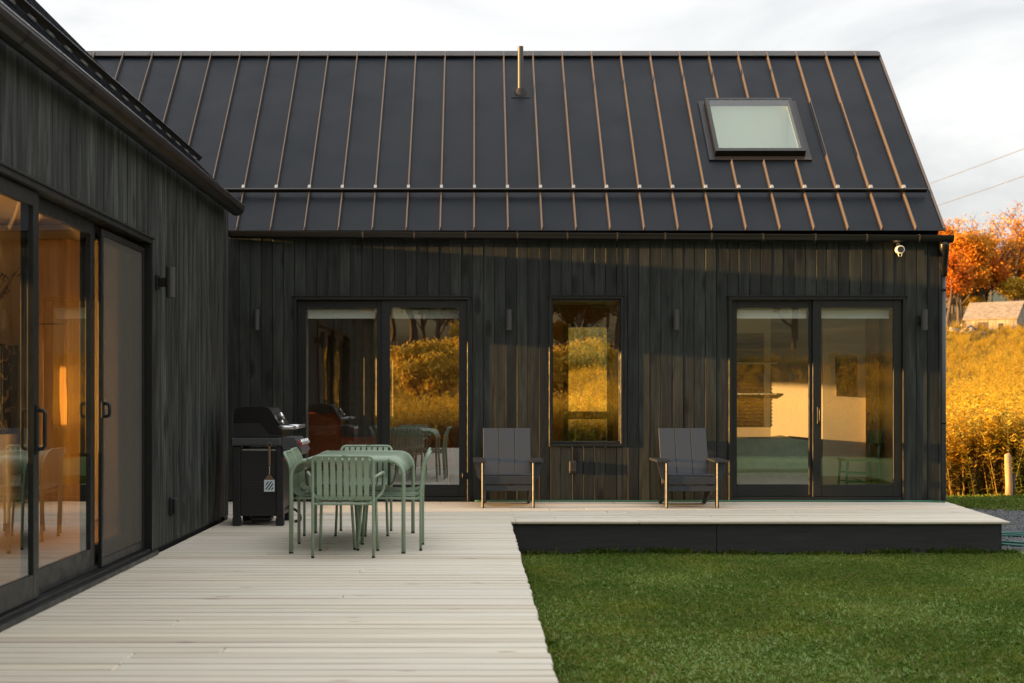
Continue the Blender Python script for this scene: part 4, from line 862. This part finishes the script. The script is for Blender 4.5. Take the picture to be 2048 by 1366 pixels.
def edge_samp(n):
    m = n // 2; x = np.concatenate([.33 + np.abs(rng.normal(0, .035, m)), rng.uniform(.35, 5.3, n - m)]); y = np.concatenate([rng.uniform(5.5, 13.85, m), 13.93 - np.abs(rng.normal(0, .04, n - m))])
    ok = (np.sin(x * 9 + y * 7) + rng.normal(0, .7, n)) > .1; return np.stack([x, y, np.full(n, LZ)], 1)[ok]
V = np.concatenate([grass_blades(9000, edge_samp, .085, .0045), grass_blades(190000, lawn_samp, .040, .0048), grass_blades(26000, strip_samp, .11, .010)])
tag(link('lawn_grass', np_mesh('lawn_grass', V, 5, [M['grass_blade']]), None), 'short mown green grass of the lawn in front of the deck', 'grass', kind='stuff')
# gravel pebbles
n = 9000; x = rng.uniform(5.18, 10, n); y = rng.uniform(13.9, 22, n); ok = (y < 19.75 - np.clip(x - 7.2, 0, 9) * .07 + np.clip(7.2 - x, 0, 3) * 1.12) & (y > 14.25 - np.clip(x - 5.2, 0, 9) * .1); x, y = x[ok], y[ok]; n = len(x)
s = rng.uniform(.008, .022, n)[:, None]; c = np.stack([x, y, np.full(n, GZ + .003)], 1); dirs = []
for k in range(4): a = rng.uniform(-.4, .4, n) + k * math.pi / 2; dirs.append(c + np.stack([np.cos(a), np.sin(a), 0 * a], 1) * s)
top = c + np.stack([0 * x, 0 * x, s[:, 0] * .7], 1); Vp = np.stack([top] + dirs, 1); me = bpy.data.meshes.new('pebbles'); me.from_pydata(Vp.reshape(-1, 3).tolist(), [], [f for i in range(n) for f in ((i * 5, i * 5 + 1, i * 5 + 2), (i * 5, i * 5 + 2, i * 5 + 3), (i * 5, i * 5 + 3, i * 5 + 4), (i * 5, i * 5 + 4, i * 5 + 1))])
tag(link('gravel_stones', me, M['pebble']), 'dark grey gravel beside the house corner and deck end', 'gravel', kind='stuff')

def weed(seed, h0, h1, stems, plume, leaves, gold=True, spread=.22):
    r = np.random.default_rng(seed); Q = []; mi = []
    def quad(p, d, s, w, l):
        Q.append([p - s * w, p + s * w, p + s * w * .5 + d * l, p - s * w * .5 + d * l])
    for k in range(stems):
        a = r.uniform(0, 6.28); rr = spread * math.sqrt(r.uniform()); b = np.array([rr * math.cos(a), rr * math.sin(a), 0.]); h = r.uniform(h0, h1); ln = np.array([r.normal(0, .10), r.normal(0, .10), 1.]); tip = b + ln * h
        s = np.array([math.cos(a + 1), math.sin(a + 1), 0]); Q.append([b - s * .006, b + s * .006, tip + s * .003, tip - s * .003]); mi.append(1)
        for i in range(leaves):
            t = r.uniform(.12, .88); p = b + (tip - b) * t; al = r.uniform(0, 6.28); d = np.array([math.cos(al), math.sin(al), r.uniform(-.3, .7)]); sd = np.array([-math.sin(al), math.cos(al), r.uniform(-.4, .4)]); quad(p, d, sd, .011 + .008 * (1 - t), .10 * (1.15 - t * .6)); mi.append(1)
        for i in range(plume):
            t = r.uniform(.62, 1.03); p = b + (tip - b) * t; al = r.uniform(0, 6.28); out_ = (1.08 - t) * .42; d = np.array([math.cos(al) * .9, math.sin(al) * .9, .45]); p = p + d * out_ * r.uniform(.1, .55)
            sd = np.array([-math.sin(al), math.cos(al), r.uniform(-.6, .6)]); quad(p, d, sd, .014, .05); mi.append(0)
    return np.array(Q), np.array(mi)
weeds = []
for i, (args, m0, m1) in enumerate([((1, .7, 1.15, 8, 26, 14), 'gold_plume', 'weed_leaf'), ((2, .6, 1.0, 9, 24, 12), 'gold_plume', 'weed_brown'), ((3, .5, .9, 11, 10, 18), 'weed_brown', 'weed_brown'), ((4, .45, .8, 10, 6, 24), 'weed_leaf', 'weed_green')]):
    Q, mi = weed(*args); me = np_mesh('weed', Q, 4, [M[m0], M[m1]], mi); weeds.append(bpy.data.objects.new('weed_source', me))
def scatter(name, pts, src, smin, smax, label, cat, tilt=.12):
    n = len(pts); me = bpy.data.meshes.new(name); me.vertices.add(n); me.vertices.foreach_set('co', np.asarray(pts, np.float32).reshape(-1))
    a = me.attributes.new('rot', 'FLOAT_VECTOR', 'POINT'); a.data.foreach_set('vector', np.stack([rng.normal(0, tilt, n), rng.normal(0, tilt, n), rng.uniform(0, 6.28, n)], 1).astype(np.float32).reshape(-1))
    a = me.attributes.new('scl', 'FLOAT', 'POINT'); a.data.foreach_set('value', rng.uniform(smin, smax, n).astype(np.float32))
    o = link(name, me, None); g = bpy.data.node_groups.new(name, 'GeometryNodeTree'); g.interface.new_socket('Geometry', in_out='INPUT', socket_type='NodeSocketGeometry'); g.interface.new_socket('Geometry', in_out='OUTPUT', socket_type='NodeSocketGeometry')
    gi = g.nodes.new('NodeGroupInput'); go = g.nodes.new('NodeGroupOutput'); ip = g.nodes.new('GeometryNodeInstanceOnPoints'); oi = g.nodes.new('GeometryNodeObjectInfo'); oi.inputs['Object'].default_value = src; oi.inputs['As Instance'].default_value = True
    ar = g.nodes.new('GeometryNodeInputNamedAttribute'); ar.data_type = 'FLOAT_VECTOR'; ar.inputs['Name'].default_value = 'rot'; as_ = g.nodes.new('GeometryNodeInputNamedAttribute'); as_.data_type = 'FLOAT'; as_.inputs['Name'].default_value = 'scl'
    g.links.new(gi.outputs[0], ip.inputs['Points']); g.links.new(oi.outputs['Geometry'], ip.inputs['Instance']); g.links.new(ar.outputs[0], ip.inputs['Rotation']); g.links.new(as_.outputs[0], ip.inputs['Scale']); g.links.new(ip.outputs[0], go.inputs[0])
    md = o.modifiers.new('scatter', 'NODES'); md.node_group = g
    return tag(o, label, cat, kind='stuff')
def field(n):
    out_ = []
    # field right of and behind the house: wedge seen past the corner
    Y = 22.9 + (rng.uniform(0, 1, n) ** 1.7) * 150; k = rng.uniform(.20, .62, n); k = np.where(rng.uniform(0, 1, n) < .55, rng.uniform(.31, .41, n), k); X = k * Y; out_.append(np.stack([X, Y], 1))
    # field directly behind the house, seen through the passage window
    m = n // 4; Y = 23 + rng.uniform(0, 1, m) ** 1.5 * 90; X = rng.uniform(0.03, .16, m) * Y; out_.append(np.stack([X, Y], 1))
    # field behind the camera, mirrored in the panes
    m = int(n * .9); Y = -4.5 - rng.uniform(0, 1, m) ** 1.5 * 110; k = rng.uniform(-.32, .45, m); X = k * (abs(Y) + 24); out_.append(np.stack([X, Y], 1))
    P = np.concatenate(out_); near = (P[:, 1] > 0) & (P[:, 1] < 46) & ((P[:, 0] / np.maximum(P[:, 1], 1) < .322) | ((rng.uniform(0, 1, len(P)) < .35) & (P[:, 1] < 38))); P = P[~near]; ok = ~((P[:, 1] > 0) & (P[:, 1] < 24.15 - np.clip(P[:, 0] - 8.2, -1, 1.5) * .15) & (P[:, 0] > -9)); P = P[ok]
    return np.stack([P[:, 0], P[:, 1], ground_h(P[:, 0], P[:, 1]) - .02], 1)
A = field(8000); sel = np.sin(A[:, 0] * .35 + 1) * np.cos(A[:, 1] * .14) + rng.normal(0, .45, len(A))
far = np.hypot(A[:, 0], A[:, 1])
scatter('goldenrod_field', A[sel > -.15], weeds[0], .6, 1.5, 'dense golden yellow goldenrod covering the sunlit field', 'wildflowers')
B = field(5000); scatter('russet_weed_field', B, weeds[1], .7, 1.25, 'orange and russet weeds mixed through the sunlit field', 'weeds')
B = field(3600); scatter('dry_grass_field', B, weeds[2], .7, 1.2, 'dry brown grass tufts between the goldenrod', 'grass')
B = field(4600); scatter('green_weed_field', B, weeds[3], .7, 1.3, 'green and yellow leafy weeds in the field', 'weeds')
B = np.random.default_rng(5); a_ = R(2) + B.uniform(0, 1, 900) * R(4.8); d_ = B.uniform(112, 200, 900); X_ = d_ * np.sin(a_); Y_ = d_ * np.cos(a_)
scatter('hillside_shrubs', np.stack([X_, Y_, ground_h(X_, Y_) - .1], 1), weeds[3], 2.0, 3.6, 'dark green shrubs on the slope far behind the house', 'shrubs')
# tall single goldenrod by the post
def tall_plant(label, pxx, Y, sc, seed):
    X = on_ray(pxx, Y); o = thing('goldenrod_plant', label, 'plant', (X, Y, gh(X, Y) - .01), 'tall goldenrod by the post'); Q, mi = weed(seed, .95, 1.25, 4, 60, 30, spread=.07); Q = Q * sc
    link('flower_heads', np_mesh('flower_heads', Q[mi == 0], 4, [M['gold_plume']]), None, o)['kind'] = 'stuff'; link('stems', np_mesh('stems', Q[mi == 1], 4, [M['weed_leaf']]), None, o)['kind'] = 'stuff'
tall_plant('tall pale goldenrod plant rising left of the fence post', 1992, 24.0, 1.15, 31); tall_plant('shorter goldenrod plant near the house corner', 1915, 24.0, .85, 32)

# trees
def tree_mesh(seed, height, crown_r, leaves, lsize, bare=0, trunk=.28):
    r = random.Random(seed); nr = np.random.default_rng(seed); mb = MB(); tips = []
    def grow(p, d, L, rad, lvl):
        q = p; pts = [p]; n_ = 4; dd = d.copy()
        for i in range(n_):
            dd = (dd + Vector((r.uniform(-.18, .18), r.uniform(-.18, .18), r.uniform(-.04, .14)))).normalized(); q = q + dd * (L / n_); pts.append(q)
        mb.tube(pts, [rad * (1 - .5 * i / n_) for i in range(n_ + 1)], 5 if lvl else 8, cap=False)
        if lvl >= 2: tips.extend(pts[1:])
        if lvl < 4:
            nb = r.randint(3, 4) if lvl else r.randint(5, 7)
            for k in range(nb):
                t = r.uniform(.45, 1) if lvl else r.uniform(.35, 1); i = min(int(t * n_), n_ - 1); b = pts[i].lerp(pts[i + 1], t * n_ - i)
                a = r.uniform(0, 6.28); side = Vector((math.cos(a), math.sin(a), r.uniform(.1, .7))); grow(b, (dd * .55 + side * .8).normalized(), L * r.uniform(.48, .66), rad * .5, lvl + 1)
    grow(Vector((0, 0, -.3)), Vector((0, 0, 1)), height * .55, trunk, 0)
    trunk_me = mb.mesh('trunk', False); trunk_me.materials.append(M['bark'])
    T = np.array([tuple(t) for t in tips]); T = T[nr.integers(0, len(T), leaves)] + nr.normal(0, .42, (leaves, 3)) * np.array([1, 1, .75])
    u = nr.normal(size=(leaves, 3)); u /= np.linalg.norm(u, axis=1)[:, None]; w = np.cross(u, nr.normal(size=(leaves, 3))); w /= np.linalg.norm(w, axis=1)[:, None]
    s_ = lsize * nr.uniform(.6, 1.3, leaves)[:, None]; Q = np.stack([T - u * s_, T + w * s_ * .6, T + u * s_, T - w * s_ * .6], 1)
    return trunk_me, Q
TM = {}
for key, args, mm in (('orange', (11, 13, 5, 9000, .20), 'maple_orange'), ('red', (12, 10, 4, 7000, .20), 'maple_red'), ('sparse', (13, 16, 5, 2200, .17), 'maple_orange'), ('yellow', (14, 9, 4, 6000, .2), 'leaf_yellow'), ('green', (15, 12, 5, 8000, .22), 'leaf_green')):
    a, Q = tree_mesh(*args); TM[key] = (a, np_mesh('crown', Q, 4, [M[mm]]))
def tree(name, key, pxx, D, label, sc=1.0, rz=0.0, X=None):
    X = on_ray(pxx, D) if X is None else X; o = thing(name, label, 'tree', (X, D, gh(X, D) - .1), 'autumn trees beyond the barn', rz=rz); o.scale = (sc, sc, sc)
    link('trunk', TM[key][0], None, o); link('crown', TM[key][1], None, o)
tree('maple_tree', 'orange', 1918, 182, 'dense bright orange maple left of the old barn', 1.0, .4)
tree('maple_tree', 'red', 1895, 178, 'lower red orange tree beside the house corner', .95, 2.0)
tree('maple_tree', 'orange', 1898, 186, 'orange maple whose crown meets the house gutter corner', .95, 3.0)
tree('maple_tree', 'red', 1962, 190, 'red orange tree just behind the barn roof', .95, 1.0)
tree('bare_tree', 'sparse', 1975, 192, 'tall thin leaved orange tree behind the barn, left one', 1.0, .2)
tree('bare_tree', 'sparse', 2028, 196, 'tall nearly bare tree behind the barn roof, right one', 1.05, 2.5)
tree('maple_tree', 'yellow', 2035, 188, 'small yellow tree above the barn roof', .75, 1.1)
tree('maple_tree', 'orange', 2075, 200, 'orange tree at the right edge of the picture', .9, 2.1)
def wood(pts, key, nm, label, s0, s1):
    bm = bmesh.new()
    for me_ in TM[key]: bm.from_mesh(me_)
    me = bpy.data.meshes.new('wood_tree'); bm.to_mesh(me); nt = len(TM[key][0].polygons); bm.free(); me.materials.append(M['bark']); me.materials.append(TM[key][1].materials[0])
    mi = np.ones(len(me.polygons), np.int32); mi[:nt] = 0; me.polygons.foreach_set('material_index', mi)
    scatter(nm, pts, bpy.data.objects.new('tree_source', me), s0, s1, label, 'trees', 0)
def ring(n, a0, a1, d0, d1):
    a = rng.uniform(R(a0), R(a1), n); d = rng.uniform(d0, d1, n); X = d * np.sin(a); Y = d * np.cos(a); return np.stack([X, Y, ground_h(X, Y) - .2], 1)
wood(np.concatenate([ring(34, 172, 205, 135, 190), ring(8, 140, 160, 135, 190), ring(14, 30, 70, 190, 240), ring(26, 173, 205, 118, 150), ring(22, 5, 18, 222, 275)]), 'green', 'green_wood', 'distant green woodland around the field', .8, 1.2)
wood(np.concatenate([ring(7, 158, 195, 128, 160), ring(14, 22, 60, 205, 260), ring(22, 17.5, 23, 199, 235), ring(40, 5, 18, 214, 262)]), 'orange', 'orange_wood', 'distant orange autumn woodland around the field', .7, 1.1)
wood(np.concatenate([ring(9, 173, 195, 38, 80), ring(16, 174, 200, 105, 130), ring(16, 17.5, 22, 197, 215)]), 'yellow', 'yellow_thicket', 'yellow leaved young trees standing in the field', .4, .7)
# barn
L, Wd, H, HR = 2.95, 2.2, 2.1, 3.9; BR = R(-38); D = 170
kx = L * math.cos(BR) + Wd * math.sin(BR); ky = L * math.sin(BR) - Wd * math.cos(BR)
X = on_ray(2032, D + ky) - kx; bn = thing('old_barn', 'weathered grey brown wooden barn on the hillside beyond the field', 'barn', (X, D, gh(X, D) - .35), rz=BR)
mb = MB(); mb.box(-L, L, -Wd, -Wd + .15, -.6, H); mb.box(-L, L, Wd - .15, Wd, -.6, H)
mb.build('long_wall', M['old_wood'], bn)
mb = MB()
for s in (-1, 1): mb.prism([(-Wd, -.6), (-Wd, H), (0, HR), (Wd, H), (Wd, -.6)], 'x', s * L - .08 + .002, s * L + .08)
mb.build('gable_wall', M['old_wood'], bn)
mb = MB()
for s in (-1, 1): mb.prism([(s * (Wd + .3), H - .22), (0, HR + .04), (0, HR + .2), (s * (Wd + .3), H - .06)], 'x', -L - .3, L + .3)
mb.build('roof', M['old_roof'], bn)
MB().cbox(L - .5, L - .3, -Wd - .04, -Wd - .005, -.5, H - .1).build('corner_board', M['old_wood'], bn)
MB().cbox(-1.5, -.3, -Wd - .05, -Wd - .005, -.4, 1.6).build('door', M['bark'], bn); MB().cbox(.9, 1.5, -Wd - .03, -Wd - .005, .7, 1.4).build('window', M['black_rubber'], bn)
X = on_ray(1936, 164); wp = thing('timber_pile', 'tangled pile of grey broken timber left of the barn', 'timber', (X, 164, gh(X, 164)))
for k in range(26):
    a = Vector((random.uniform(-1.3, 1.8), random.uniform(-.8, .8), random.uniform(0, 1.2))); b = a + Vector((random.uniform(-1.6, 1.6), random.uniform(-.8, .8), random.uniform(-.9, .9))); b.z = max(b.z, 0)
    MB().tube([a, b], random.uniform(.06, .14), 5).build('timber', M['old_wood'], wp)
for o in bpy.data.objects:
    if '_w' in o: del o['_w']
